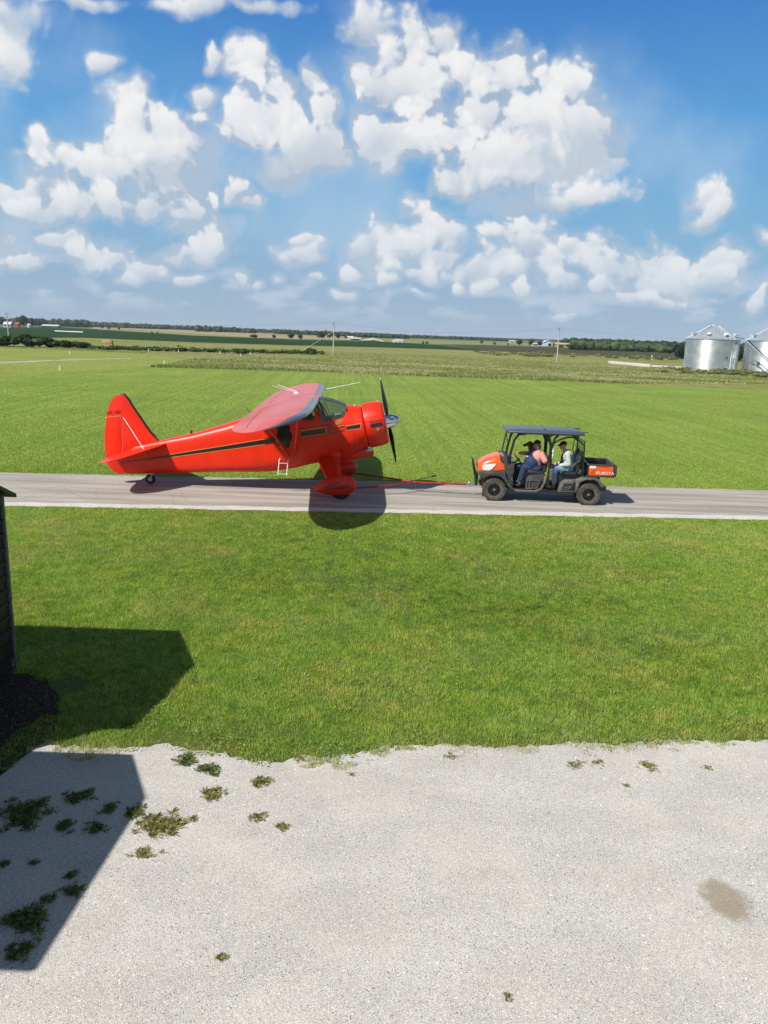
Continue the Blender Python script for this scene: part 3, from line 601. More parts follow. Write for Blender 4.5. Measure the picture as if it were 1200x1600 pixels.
strip(d, (-1.3,1.90), (-.40,2.06), .022); strip(d, (-.40,2.06), (-.40,1.80), .025); strip(d, (-.40,1.80), (.04,1.90), .022); strip(d, (-1.3,1.63), (-.47,1.755), .018); strip(d, (-.47,1.755), (-.47,1.93), .022); strip(d, (-.47,1.93), (.04,2.01), .018)
patch(d, (.08,1.915), (.49,1.985), (.49,2.09), (.08,2.0)); strip(d, (-2.35,1.405), (-2.0,1.475), .02); strip(d, (-2.35,1.58), (-2.0,1.645), .02)
d.build('side_stripe', blk, fus)
d = MB()
for a, b in (((-5.2,.972),(-2.3,1.575)), ((-5.2,.885),(-2.3,1.41)), ((-1.26,1.845),(-.5,1.975)), ((-1.26,1.655),(-.5,1.775)), ((-.5,1.975),(-.5,1.775)), ((.06,2.02),(.51,2.11)), ((.06,1.89),(.51,1.965)), ((.51,2.11),(.51,1.965)), ((-.3,1.98),(.02,2.04))): strip(d, a, b, .012, off=.009)
for i in range(5): strip(d, (-.28+.02*i, 2.05+.035*i), (-.06+.012*i, 2.09+.035*i), .014, off=.009)
d.build('gold_pinstripe', gold, fus)
d = MB()
for a, b in (((-2.02,1.22),(-1.64,1.19)), ((-2.02,1.22),(-1.98,2.0)), ((-1.64,1.19),(-1.62,1.3)), ((-4.2,.6),(-2.0,.66)), ((-2.0,.66),(-1.85,.86)), ((-.05,.99),(-.05,2.2)), ((.33,1.3),(.28,2.5))): strip(d, a, b, .010, off=.004)
d.split('panel_seam', mat('seam_dark_red', (.30,.018,.008), .5), fus)
# cabin interior and frames
m_ = MB(); m_.box((-.02,0,2.12), (.14,1.05,.42)); m_.box((-1.05,0,1.35),(1.5,1.1,.06)); m_.build('instrument_panel', darkin, PL, bevel=.02)
for yy_ in (-.28,.28):
    m_ = MB(); m_.box((-.85,yy_,1.62),(.48,.46,.14)); m_.box((-1.08,yy_,1.95),(.12,.46,.62), ry=.15); m_.build('cabin_seat', darkin, PL, bevel=.03)
    m_ = MB(); m_.tube([(-.1,yy_,2.12),(-.35,yy_,2.2)], .02); m_.tube([(-.35,yy_-.14,2.3),(-.36,yy_-.12,2.18),(-.36,yy_,2.15),(-.36,yy_+.12,2.18),(-.35,yy_+.14,2.3)], .018); m_.build('control_yoke', blk, PL, smooth=True)
m_ = MB()
def edgebar(poly, r=.013, ysgn=-1):
    for i in range(len(poly)):
        a, b = poly[i], poly[(i+1)%len(poly)]; pp = []
        for k in range(7):
            x = a[0]+(b[0]-a[0])*k/6; z = a[1]+(b[1]-a[1])*k/6; p = side(x, z, .002); pp.append((p[0], p[1]*-ysgn*1 if ysgn < 0 else -p[1], p[2]))
        m_.tube([(p[0], p[1], p[2]) if ysgn < 0 else p for p in pp], r, 6)
def bar(a, b, r):
    for sg in (1,-1):
        m_.tube([(lambda p: (p[0], p[1]*sg, p[2]))(side(a[0]+(b[0]-a[0])*k/8, a[1]+(b[1]-a[1])*k/8, .004)) for k in range(9)], r, 6)
bar((-.60,2.14),(-.05,2.27),.014); bar((-.60,2.14),(-.79,2.62),.03); bar((-.05,2.27),(.05,2.40),.014); bar((-.42,2.22),(-.66,2.66),.012)
for sg in (-.28,0,.28): m_.tube([(-.70,sg,2.79),(-.3,sg,2.70),(.04,sg,2.575)], .022 if sg else .014, 6)
m_.tube([(.05,-.5,2.47),(.06,-.3,2.56),(.06,0,2.585),(.06,.3,2.56),(.05,.5,2.47)], .018, 6)
m_.build('windshield_frame', lea, PL, smooth=True)
# fin + rudder
def finplate(name, outline, half, m, parent, mi=0):
    """outline in x,z; lens thickness"""
    b = MB(); b.prism(outline, -half, half); return b.build(name, m, parent, bevel=.014)
FIN = [(-6.63,1.0),(-6.66,1.4),(-6.69,2.02),(-6.735,2.68),(-6.60,2.70),(-6.54,2.68),(-6.43,2.54),(-6.30,2.31),(-6.11,2.02),(-5.93,1.74),(-5.77,1.52),(-5.58,1.33),(-5.3,1.2)]
finplate('tail_fin', FIN, .05, red, PL)
RUD = [(-6.71,2.685),(-6.67,2.03),(-6.64,1.4),(-6.61,.9),(-6.52,.33),(-6.78,.29),(-6.98,.37),(-7.11,.53),(-7.18,.73),(-7.195,1.14),(-7.17,1.58),(-7.10,2.03),(-7.01,2.35),(-6.88,2.59),(-6.78,2.67)]
rud = finplate('rudder', RUD, .045, red, PL)
b = MB(); LEP = [(-6.66,2.70),(-6.54,2.69),(-6.43,2.55),(-6.30,2.32),(-6.11,2.03),(-5.93,1.75),(-5.77,1.53),(-5.58,1.34)]
b.tube([(x,0,z) for x,z in LEP], [.02,.035,.045,.045,.045,.045,.045,.02], 8); b.build('fin_leading_edge', blk, PL, smooth=True)
b = MB(); b.box((-6.89,-.05,2.035),(.44,.006,.016), ry=-.13); b.box((-7.10,-.05,1.995),(.05,.012,.03)); b.build('rudder_hinge_line', gold, rud)
mt = Matrix.Translation((-6.86,-.052,2.16)) @ Matrix.Rotation(R(90),4,'X') @ Matrix.Rotation(R(8),4,'Z')
textmesh('registration', 'NC 426', .13, blk, rud, mt)
# tailplane
for sg in (-1, 1):
    PT = []
    for (y, le, te) in [(.06,-5.22,-6.98),(.35,-5.36,-6.98),(.7,-5.52,-6.97),(1.05,-5.70,-6.94),(1.35,-5.88,-6.90),(1.6,-6.05,-6.84),(1.8,-6.22,-6.76),(1.93,-6.40,-6.66),(1.98,-6.50,-6.56)]:
        ch = le-te; row = []
        for k in range(17):
            f = k/16; X_ = le-ch*(1-math.cos(f*math.pi))/2; ff = (le-X_)/ch; th = .055*ch**.5*math.sqrt(max(0,ff))*(1-ff)*1.6+.004; row.append((X_, sg*y, 1.29+(X_+5.3)*.255+th))
        for k in range(15,0,-1):
            f = k/16; X_ = le-ch*(1-math.cos(f*math.pi))/2; ff = (le-X_)/ch; th = .055*ch**.5*math.sqrt(max(0,ff))*(1-ff)*1.6+.004; row.append((X_, sg*y, 1.29+(X_+5.3)*.255-th))
        PT.append(row)
    b = MB(); b.grid(PT, closed=True); b.add(PT[-1], [tuple(range(32))]); b.build('tailplane', red, PL, smooth=True)
b = MB()
for sg in (-1,1):
    b.tube([(-6.62,sg*.05,2.06),(-6.45,sg*.75,1.06)], .007, 5); b.tube([(-6.6,sg*.05,2.03),(-5.8,sg*.8,1.17)], .004, 5); b.tube([(-6.2,sg*1.1,1.06),(-6.1,sg*.12,.5)], .004, 5); b.tube([(-5.8,sg*.8,1.15),(-5.9,sg*.12,.5)], .004, 5)
b.split('tail_brace_wire', steel, PL)
# tail wheel
b = MB(); b.lathe([(.0,-.045),(.10,-.045),(.145,-.03),(.155,0),(.145,.03),(.10,.045),(0,.045)], 20, (-5.87,0,.155), (0,1,0)); tw = b.build('tail_wheel', rubber, PL, smooth=True)
b = MB(); b.lathe([(0,-.05),(.07,-.05),(.075,.05),(0,.05)], 12, (-5.87,0,.155), (0,1,0)); b.tube([(-5.87,-.06,.155),(-5.80,-.06,.30),(-5.72,0,.42)], .02); b.tube([(-5.87,.06,.155),(-5.80,.06,.30),(-5.72,0,.42)], .02); b.build('wheel_fork', steel, tw, smooth=True)
# wing
def wplan(s):
    return np.interp(s, [0,3.6,4.5,5.1,5.6,6.0,6.25,6.40,6.47], [-.72,-.74,-.81,-.94,-1.11,-1.31,-1.50,-1.68,-1.86]), np.interp(s, [0,2,4.4,5.1,5.6,6.0,6.25,6.40,6.47], [-2.76,-2.70,-2.62,-2.55,-2.45,-2.32,-2.18,-2.04,-1.88])
ys = sorted(set([round(v,3) for v in list(np.linspace(-6.47,6.47,90))+[-6.44,-6.4,6.4,6.44]]))
rows = []
for y in ys:
    le, te = wplan(abs(y)); ch = le-te; th = .135*min(1, max(.06,(6.55-abs(y))/1.1))**.7; row = []; slope = .205-.04*(abs(y)/6.5)
    for k in range(49):
        if k <= 24: f = (1-math.cos((24-k)/24*math.pi))/2; sgn = 1
        else: f = (1-math.cos((k-24)/24*math.pi))/2; sgn = -1
        t_ = 5*th*(.2969*math.sqrt(f)-.126*f-.3516*f*f+.2843*f**3-.1015*f**4)*ch
        zc = 2.72+(le+.72)*slope-f*ch*slope+.03*ch*(1-(2*f-.8)**2 if f < .9 else .3)*.6
        row.append((le-f*ch, y, zc+.012*y+.010*abs(y)+sgn*t_*(1.15 if sgn > 0 else .75)))
    rows.append(row)
b = MB(); a_ = len(rows); nb = len(rows[0])
for i in range(a_-1):
    for j in range(nb-1):
        f = abs(j+.5-24)
        b.add([rows[i][j],rows[i][j+1],rows[i+1][j+1],rows[i+1][j]], [(0,1,2,3)], mi=1 if (f < 5 and abs(ys[i]) > .45) else 0)
b.add(rows[0], [tuple(range(nb))], 0); b.add(rows[-1], [tuple(range(nb))], 0)
wing = b.build('wing', [redw, lea], PL, smooth=True, angle=50)
def wz(x, y, up_=.012):
    le, te = wplan(abs(y)); ch = le-te; f = min(.999,max(0,(le-x)/ch)); th = .135*min(1, max(.06,(6.55-abs(y))/1.1))**.7; slope = .205-.04*(abs(y)/6.5)
    t_ = 5*th*(.2969*math.sqrt(f)-.126*f-.3516*f*f+.2843*f**3-.1015*f**4)*ch; zc = 2.72+(le+.72)*slope-f*ch*slope+.03*ch*(1-(2*f-.8)**2 if f < .9 else .3)*.6
    return zc+t_*1.15+up_+.012*y+.010*abs(y)
b = MB()
def wline(x0,y0,x1,y1,w=.014):
    k = 24; r_ = []
    for i in range(k+1):
        f = i/k; x = x0+(x1-x0)*f; y = y0+(y1-y0)*f; L_ = math.hypot(x1-x0,y1-y0); nx, ny = -(y1-y0)/L_*w/2, (x1-x0)/L_*w/2
        r_.append([(x-nx,y-ny,wz(x-nx,y-ny,.004)),(x+nx,y+ny,wz(x+nx,y+ny,.004))])
    b.grid(r_)
for sg in (-1,1):
    wline(-2.25,sg*2.9,-2.12,sg*5.7); wline(-2.62,sg*2.9,-2.25,sg*2.9,.02); wline(-2.35,sg*.75,-2.28,sg*2.85)
    wline(-1.0,sg*.66,-2.7,sg*.66,.012)
b.split('control_surface_gap', mat('gap_dark', (.16,.015,.01), .6), wing)
# ribs of fabric hint + antennas, lights
b = MB(); b.tube([(-1.40,.02,2.88),(-1.46,.02,2.95),(-2.02,.10,3.12)], [.02,.012,.009], 6); b.tube([(-1.46,-.05,2.86),(-1.5,-.05,2.93),(-2.15,-.12,3.10)], [.02,.012,.009], 6); b.box((-1.45,-.01,2.89),(.14,.16,.05)); b.build('roof_antenna', white, PL, smooth=True)
b = MB(); b.tube([(-.76,3.5,2.77),(.45,3.95,3.02)], [.018,.014], 6); b.build('pitot_tube', white, PL, smooth=True)
b = MB(); b.ball((-.76,-.30,2.76), .055, 10); b.build('beacon_light', mat('red_lamp', (.35,.01,.01), .2, coat=1), PL, smooth=True)
b = MB(); b.tube([(-4.60,0,1.58),(-4.60,0,1.66)], .03, 8); b.ball((-4.6,0,1.66),.045,8); b.build('tail_beacon', mat('dark_red_lamp', (.25,.01,.01), .3), PL, smooth=True)
b = MB(); b.tube([(-2.85,.05,2.25),(-2.95,.05,2.42)], .008, 5); b.build('whip_antenna', blk, PL)
# struts
for sg in (-1,1):
    b = MB(); b.tube([(-1.44,sg*.63,1.14),(-1.16,sg*3.1,2.52)], .060, 10, flat=.6); b.tube([(-1.44,sg*.63,1.14),(-1.40,sg*.9,1.30)], [.075,.05], 10, flat=.6); b.build('wing_strut', red, PL, smooth=True)
    b = MB(); b.tube([(-1.60,sg*.62,1.10),(-2.06,sg*2.9,2.36)], .046, 10, flat=.6); b.tube([(-1.30,sg*1.75,1.74),(-1.55,sg*1.6,2.5)], .016, 6); b.build('wing_strut', red, PL, smooth=True)
# gear
for sg in (-1,1):
    yw = 1.5*sg
    def blade(pa, pb, ca, cb, th=.045):
        rr = []
        for p, c in ((pa, ca), (pb, cb)):
            rr.append([(p[0]+c*(.5*math.cos(a)), p[1]+sg*th*math.sin(a)*.5, p[2]+th*math.sin(a)*.6) for a in [2*math.pi*k/14 for k in range(14)]])
        rr.insert(1, [tuple(.5*(q[i]+s2[i]) for i in range(3)) for q, s2 in zip(rr[0], rr[1])]); return rr
    b = MB(); r_ = blade((-.22,sg*.48,1.16),(-.10,yw*.97,.62),.21,.17,.07); b.grid(r_, closed=True); b.tube([(-.74,sg*.52,1.0),(-.42,yw*.96,.56)], [.06,.05], 8, flat=.5)
    b.grid([[(-.70,sg*.50,1.02),(-.25,sg*.50,1.10)],[(-.40,yw*.95,.56),(-.15,yw*.95,.60)]]); b.grid([[(-.70,sg*.52,1.0),(-.25,sg*.52,1.08)],[(-.40,yw*.97,.55),(-.15,yw*.97,.59)]])
    b.ball((-.21,sg*.55,1.16),(.16,.14,.14),12); b.build('gear_leg', red, PL, smooth=True)
    PX = [(-.83,.26,.004,.004),(-.76,.29,.07,.05),(-.62,.33,.155,.11),(-.45,.36,.225,.155),(-.25,.385,.275,.18),(-.05,.40,.30,.19),(.12,.41,.29,.185),(.25,.41,.255,.165),(.34,.42,.19,.13),(.40,.43,.10,.07),(.425,.43,.004,.004)]
    b = MB(); rr = []
    for (x, zc, hh, hw) in PX: rr.append([(x, yw+hw*math.cos(a), zc+hh*math.sin(a)) for a in [2*math.pi*k/24 for k in range(24)]])
    b.grid(rr, closed=True); pant = b.build('wheel_fairing', red, PL, smooth=True)
    b = MB(); b.lathe([(.0,-.07),(.22,-.075),(.29,-.06),(.325,-.03),(.33,0),(.325,.03),(.29,.06),(.22,.075),(0,.07)], 32, (-.03,yw,.33), (0,1,0)); b.build('wheel', rubber, PL, smooth=True)
    if sg < 0:
        b = MB()
        for (x0,z0,x1,z1) in ((-.53,.40,-.10,.53),(-.10,.53,-.10,.37),(-.60,.33,-.16,.46),(-.16,.46,-.16,.31),(-.16,.31,.30,.43),(-.10,.37,.26,.50),(-.55,.27,-.16,.37)):
            def pp(x, z):
                c, h, w = [np.interp(x, [q[0] for q in PX], [q[i] for q in PX]) for i in (1,2,3)]; s = min(.98,abs((z-c)/h)); return (x, yw-w*math.sqrt(1-s*s)-.004, z)
            k = 8; L_ = math.hypot(x1-x0,z1-z0); nx, nz = -(z1-z0)/L_*.012, (x1-x0)/L_*.012
            b.grid([[pp(x0+(x1-x0)*i/k-nx, z0+(z1-z0)*i/k-nz), pp(x0+(x1-x0)*i/k+nx, z0+(z1-z0)*i/k+nz)] for i in range(k+1)])
        b.build('fairing_stripe', blk, pant)
b = MB()
for x in (-1.86,-1.60): b.tube([(x,-.60,1.0),(x-.02,-.74,.96),(x-.05,-.76,.52)], .016, 8)
for z in (.56,.88): b.tube([(-1.90,-.755,z),(-1.63,-.755,z)], .009, 6)
b.build('boarding_step', white, PL, smooth=True)
# cowling, engine, spinner, propeller
AX = Vector((math.cos(R(12.5)),0,math.sin(R(12.5)))); AO = Vector((.68,0,1.975))
b = MB(); b.lathe([(.60,.0),(.672,-.02),(.685,.08),(.685,.25),(.68,.38),(.665,.48),(.63,.555),(.58,.59),(.53,.585),(.49,.55),(.47,.45),(.47,.05)], 56, AO, AX)
cow = b.build('engine_cowling', red, PL, smooth=True, angle=60)
b = MB(); b.lathe([(0,.22),(.30,.22),(.47,.22)], 32, AO, AX); b.lathe([(0,.22),(.16,.24),(.17,.45),(.1,.5),(0,.5)], 24, AO, AX); b.lathe([(.58,-.10),(.58,0.02),(0,.03)], 32, AO, AX)
a1 = AX.orthogonal().normalized(); a2 = AX.cross(a1)
for k in range(9):
    dd = a1*math.cos(k*2*math.pi/9)+a2*math.sin(k*2*math.pi/9); b.tube([AO+AX*.32+dd*.15, AO+AX*.32+dd*.45], .085, 10)
b.build('radial_engine', mat('engine_metal', (.06,.06,.06), .5, metal=.6), PL, smooth=True)
b = MB()
def cpt(s_a, ang, off=.004):   # on cowl surface
    r_ = float(np.interp(s_a, [-.02,.08,.25,.38,.48,.555], [.672,.685,.685,.68,.665,.63]))+off
    upv = Vector((-math.sin(R(12.5)),0,math.cos(R(12.5)))); return tuple(AO+AX*s_a+upv*(r_*math.sin(ang))+Vector((0,-1,0))*(r_*math.cos(ang)))
def cpatch(s0, s1, a0, a1_):
    b.grid([[cpt(s0+(s1-s0)*i/4, a0+(a1_-a0)*j/4) for i in range(5)] for j in range(5)])
cpatch(.12,.50,-.02,.15); cpatch(.12,.50,.19,.215); cpatch(.12,.50,.25,.27); b.build('cowl_stripe', blk, cow)
b = MB(); cc = Vector(cpt(.32,-.14,.004)); b.lathe([(0,.004),(.035,.004),(.05,.001)], 16, cc, (0,-1,0)); b.build('cowl_emblem', steel, cow)
b = MB(); b.tube([cpt(.47,1.45,-.01), cpt(.485,1.45,.03)], .02, 6); b.tube([(.31,-.05,2.57),(.32,-.05,2.62)], .02, 6); b.split('cowl_vent', white, cow)
b = MB(); b.prism([(-.7,.93),(-.02,.865),(.93,1.08),(.93,1.22),(.6,1.34),(-.5,1.2)], -.17, .17); b.build('exhaust_fairing', red, PL, bevel=.03)
b = MB(); b.prism([(.62,1.24),(.78,1.31),(.88,1.33),(.92,1.27),(.7,1.22)], -.30,-.19); b.build('exhaust_stack', steel, PL, bevel=.01)
SO = AO+AX*.60
b = MB(); b.lathe([(0,-.06),(.225,-.06),(.23,.0),(.225,.10),(.205,.20),(.165,.30),(.11,.38),(.05,.425),(0,.435)], 36, SO, AX); b.lathe([(.232,.035),(.236,.04),(.236,.05),(.232,.055)], 36, SO, AX); b.build('spinner', chrome, PL, smooth=True)
UPV = Vector((-math.sin(R(12.5)),.0,math.cos(R(12.5))))
HB = SO+AX*.08
for sg in (1,-1):
    rr = []
    for (r_, ch, th, tw_) in [(.18,.07,.06,60),(.30,.11,.05,52),(.45,.155,.038,42),(.65,.175,.028,33),(.90,.165,.02,26),(1.10,.135,.015,22),(1.24,.10,.011,20),(1.31,.06,.008,19),(1.33,.02,.006,18)]:
        a = R(tw_)*1; chd = Vector((0,1,0))*math.cos(a)*sg + AX*math.sin(a); thd = AX*math.cos(a) - Vector((0,1,0))*math.sin(a)*sg
        c = HB+UPV*(sg*r_); rr.append([tuple(c+chd*(ch*.62*math.cos(q))+thd*(th*.5*math.sin(q))) for q in [2*math.pi*k/16 for k in range(16)]])
    b = MB(); b.grid(rr, closed=True); b.add(rr[-1], [tuple(range(16))]); bl = b.build('propeller_blade', propm, PL, smooth=True)
    b = MB(); b.box(tuple(HB+UPV*(sg*1.30)), (.03,.085,.05)); b.build('blade_tip', white, bl, bevel=.008)
# ------------------------------------------------------------------ tow bar
tb = empty('tow_bar', (.0,23.4,0), 0, 'long red V shaped tow bar between the airplane and the utility vehicle', 'tow bar')
towred = mat('tow_bar_red', (.30,.02,.015), .5, var=.2, vscale=6)
hx, hy = 2.49, 22.99
o3 = (0,23.4,0)
jt = Vector((1.05, 23.2, .30))
b = MB(); b.tube([(hx,hy,.34), tuple(jt)], .032, 10); b.box((1.75,23.09,.32),(.1,.07,.09)); b.build('tow_tube', towred, tb, smooth=True, off=o3)
b = MB(); b.tube([tuple(jt), (-1.25,24.6,.30)], .03, 8); b.build('tow_arm', towred, tb, smooth=True, off=o3)
b = MB(); b.tube([tuple(jt), (-.2,22.45,.28),(-1.25,21.95,.27)], .026, 8); b.build('tow_arm', towred, tb, smooth=True, off=o3)
b = MB(); b.tube([(.25,22.7,.30),(.7,23.1,.33),(1.6,24.3,.33)], .014, 6); b.tube([(1.5,24.2,.33),(1.62,24.32,.33)], .03, 6); b.build('spreader_bar', blk, tb, smooth=True, off=o3)
# ------------------------------------------------------------------ utility vehicle (local x = backwards, y = away from the camera)
orange = mat('orange_body_paint', (.72,.10,.015), .3, coat=.5, var=.05)
plast = mat('dark_grey_plastic', (.045,.045,.045), .6, var=.25, vscale=6, dirt=(.12,.105,.085), dscale=5, dlo=.45, dhi=.85)
plastl = mat('dusty_grey_plastic', (.09,.088,.082), .7, var=.3, vscale=8, dirt=(.19,.165,.13), dscale=7, dlo=.35, dhi=.8)
vinyl = mat('black_vinyl', (.025,.026,.028), .45)
frame_ = mat('black_tube', (.012,.012,.013), .35, coat=.3)
roofm = mat('slate_roof_plastic', (.055,.072,.10), .42, coat=.25, var=.08, dirt=(.17,.19,.22), dscale=9, dlo=.62, dhi=.72)
tyrem = mat('dusty_tyre', (.075,.065,.052), .9, var=.25, vscale=14, dirt=(.15,.125,.095), dscale=9, dlo=.4, dhi=.75)
lampm = mat('clear_headlight', (.75,.77,.78), .12, coat=1)
UV0 = (3.25,22.25,0); URZ = R(-4)
UV = empty('utility_vehicle', UV0, URZ, 'orange and dark grey utility vehicle with flat roof and cargo bed, towing the airplane', 'utility vehicle')
def wheel(hx_, y0, hz, r, name='wheel'):
    s = 1 if y0 > .7 else -1; cy_ = y0
    w = empty(name, (hx_, cy_, hz)); w.parent = UV
    b = MB(); b.lathe([(r*.52,-.10),(r*.70,-.125),(r*.88,-.12),(r*.95,-.09),(r*.965,0),(r*.95,.09),(r*.88,.12),(r*.70,.125),(r*.52,.10)], 36, (0,0,0), (0,1,0))
    for k in range(26):
        for q, (yy, ln) in enumerate(((-.065,.11),(.065,.11))):
            a = 2*math.pi*(k+.5*q)/26; c = Vector((math.cos(a)*r*.965, yy, math.sin(a)*r*.965)); sk = (.35 if q else -.35)
            rm = Matrix.Rotation(-a, 3, 'Y'); vs = []
            for dx in (-.022,.022):
                for dy in (-ln/2,ln/2):
                    for dz in (-.018,.018): vs.append(tuple(c+rm @ Vector((dx,dy,dz+dy*sk))))
            b.add(vs, [(0,1,3,2),(4,6,7,5),(0,4,5,1),(2,3,7,6),(0,2,6,4),(1,5,7,3)])
            if True:
                c2 = Vector((math.cos(a)*r*.90, math.copysign(.122,yy), math.sin(a)*r*.90)); vs = []
                for dx in (-.035,.03):
                    for dy in (-.012,.012):
                        for dz in (-.016,.016): vs.append(tuple(c2+rm @ Vector((dx,dy,dz))))
                b.add(vs, [(0,1,3,2),(4,6,7,5),(0,4,5,1),(2,3,7,6),(0,2,6,4),(1,5,7,3)])
    b.build('tyre', tyrem, w, smooth=True)
    b = MB(); b.lathe([(r*.54,s*.11),(r*.50,s*.115),(r*.47,s*.07),(r*.42,s*.035),(r*.20,s*.05),(r*.17,s*.085),(0,s*.085)], 24, (0,0,0), (0,1,0)); b.lathe([(r*.54,-.1),(r*.54,.1)], 24, (0,0,0), (0,1,0))
    for k in range(5): a = k*2*math.pi/5; b.box((math.cos(a)*r*.31, s*.055, math.sin(a)*r*.31), (r*.2,.03,.05), ry=-a)
    b.build('rim', frame_, w, smooth=True)
    b = MB()
    for k in range(5): a = k*2*math.pi/5+.5; b.ball((math.cos(a)*r*.12, s*.088, math.sin(a)*r*.12), .014, 6)
    b.lathe([(0,s*.10),(.03,s*.095),(.035,s*.08)], 10, (0,0,0), (0,1,0)); b.build('hub_cap', steel, w, smooth=True)
for (hx_, hz, r) in ((-.03,.335,.335),(2.72,.315,.325)):
    wheel(hx_, .13, hz, r); wheel(hx_, 1.33, hz, r)
# chassis / lower body
b = MB(); b.bx(.35,2.45,.18,1.28,.30,.38); b.bx(-.45,3.3,.45,1.0,.36,.50); b.box((-.03,.73,.34),(.07,1.0,.07)); b.box((2.72,.73,.32),(.10,1.0,.10)); b.bx(2.5,3.1,.5,.95,.4,.8); b.build('chassis', frame_, UV, bevel=.01)
# hood
rows = []
for (x, zt, hw, zb) in [(-.54,.96,.40,.86),(-.52,1.03,.46,.85),(-.46,1.10,.50,.85),(-.36,1.17,.53,.86),(-.2,1.245,.555,.87),(-.05,1.305,.565,.88),(.10,1.33,.57,.89),(.14,1.28,.57,.90),(.26,1.10,.57,.92)]:
    r_ = []
    for k in range(17):
        a = math.pi*k/16; c, s = math.cos(a), math.sin(a); r_.append((x, .73-hw*math.copysign(abs(c)**.45, c), zb+(zt-zb)*abs(s)**.42))
    rows.append(r_)
b = MB(); b.grid(rows); b.add(rows[0], [tuple(range(17))]); b.add(rows[-1], [tuple(range(17))]); b.build('hood', orange, UV, smooth=True, angle=50)
for sg in (0,1):
    f = lambda y: y if sg == 0 else 1.46-y
    b = MB()
    HP = [(-.40,1.00),(-.36,1.045),(-.2,1.065),(-.02,1.085),(-.05,1.02),(-.14,.92),(-.2,.885),(-.36,.885),(-.40,.93)]
    yn = lambda x: .73-np.interp(x,[-.46,-.36,-.2,-.05],[.50,.53,.555,.565])-.016
    vs = [(x, f(yn(x)), z) for x,z in HP]+[(x, f(yn(x)+.05), z) for x,z in HP]; n_ = len(HP)
    b.add(vs, [tuple(range(n_))]+[(i,(i+1)%n_,(i+1)%n_+n_,i+n_) for i in range(n_)]); b.build('headlight', lampm, UV, bevel=.006)
    # front fender arch
    AR = [(-.50,.86),(.10,.87),(.26,.90),(.30,.74),(.44,.52),(.60,.34),(.50,.33),(.36,.46),(.27,.60),(.18,.70),(0,.755),(-.18,.745),(-.34,.66),(-.44,.66),(-.50,.76)]
    b = MB(); b.prism(AR, f(.03), f(.24)); b.build('front_fender', plast, UV, bevel=.02)
    # dash side
    b = MB(); b.prism([(.10,1.31),(.28,1.33),(.36,1.14),(.52,1.12),(.53,.88),(.46,.66),(.55,.45),(.44,.52),(.30,.74),(.26,.90),(.22,1.12)], f(.12), f(.19)); b.build('cowl_side', plast, UV, bevel=.012)
    # door sill hoop between the rows
    b = MB(); b.tube([(.56,f(.07),.35),(.70,f(.06),.33),(1.18,f(.06),.335),(1.34,f(.06),.42),(1.43,f(.06),.62),(1.47,f(.07),.80)], .035, 8, flat=.7); b.build('sill_trim', plastl, UV, smooth=True)
    # rear side box with step recess
    b = MB(); b.prism([(1.83,.35),(1.90,.62),(2.02,.71),(2.38,.73),(2.40,.36)], f(.05), f(.26)); b.build('rear_side_panel', plastl, UV, bevel=.02)
    b = MB(); b.prism([(1.92,.40),(1.98,.58),(2.05,.64),(2.32,.655),(2.32,.41)], f(.044), f(.052)); b.build('side_recess', frame_, UV, bevel=.003)
    b = MB(); b.tube([(2.02,f(.038),.60),(2.25,f(.038),.62),(2.20,f(.038),.53),(2.0,f(.038),.50)], .012, 6); b.tube([(1.96,f(.038),.44),(2.12,f(.038),.45),(2.2,f(.038),.53)], .01, 6); b.build('panel_rib', plastl, UV, smooth=True)
    # rear fender
    RFp = [(2.33,.73),(2.52,.80),(2.86,.83),(3.0,.78),(3.16,.58),(3.12,.53),(3.05,.56),(2.95,.69),(2.84,.755),(2.60,.74),(2.46,.66),(2.40,.50),(2.38,.36),(2.33,.36)]
    b = MB(); b.prism(RFp, f(.03), f(.26)); b.build('rear_fender', plastl, UV, bevel=.02)
# wheel-well liners and centre body
b = MB(); b.bx(-.40,.45,.24,1.22,.45,.88); b.bx(.10,.45,.19,1.27,.60,1.30); b.bx(2.4,3.05,.27,1.2,.50,.84); b.split('body_shell', frame_, UV, bevel=.02)
b = MB(); b.prism([(.14,1.29),(.26,1.345),(.44,1.20),(.52,1.14),(.50,.95),(.3,.95)], .19, 1.27); b.build('dashboard', vinyl, UV, bevel=.02)
# seat base
b = MB(); b.prism([(.90,.36),(.90,.66),(1.0,.80),(1.46,.84),(1.36,.62),(1.26,.38)], .14, 1.30); sb_ = b.build('seat_base', plast, UV, bevel=.02)
b = MB(); b.tube([(.92,.125,.40),(.93,.125,.64),(1.30,.125,.66),(1.22,.125,.42),(.92,.125,.40)], .014, 6); b.tube([(1.0,.125,.42),(1.0,.125,.64)], .012, 6); b.build('panel_rib', plastl, sb_, smooth=True)
b = MB(); b.bx(1.85,2.40,.26,1.2,.36,.84); b.build('rear_seat_base', frame_, UV, bevel=.02)
def seat(x0, y0, y1, z, hs):
    t_ = empty('seat', (x0,(y0+y1)/2,z)); t_.parent = UV; w = (y1-y0)/2
    b = MB(); b.box((.22,0,.05),(.50,2*w,.12), ry=.06); b.build('seat_cushion', vinyl, t_, bevel=.04, bseg=3)
    b = MB(); b.box((.50,0,.32),(.11,2*w*.95,.50), ry=.16); b.build('backrest', vinyl, t_, bevel=.04, bseg=3)
    if hs: b = MB(); b.box((.565,0,.62),(.09,w*1.0,.16), ry=.16); b.tube([(.55,0,.5),(.56,0,.6)],.015,6); b.build('headrest', vinyl, t_, bevel=.035, bseg=3)
seat(.95,.18,.70,.82,False); seat(.95,.76,1.28,.82,False); seat(1.90,.18,.70,.84,True); seat(1.90,.76,1.28,.84,True)
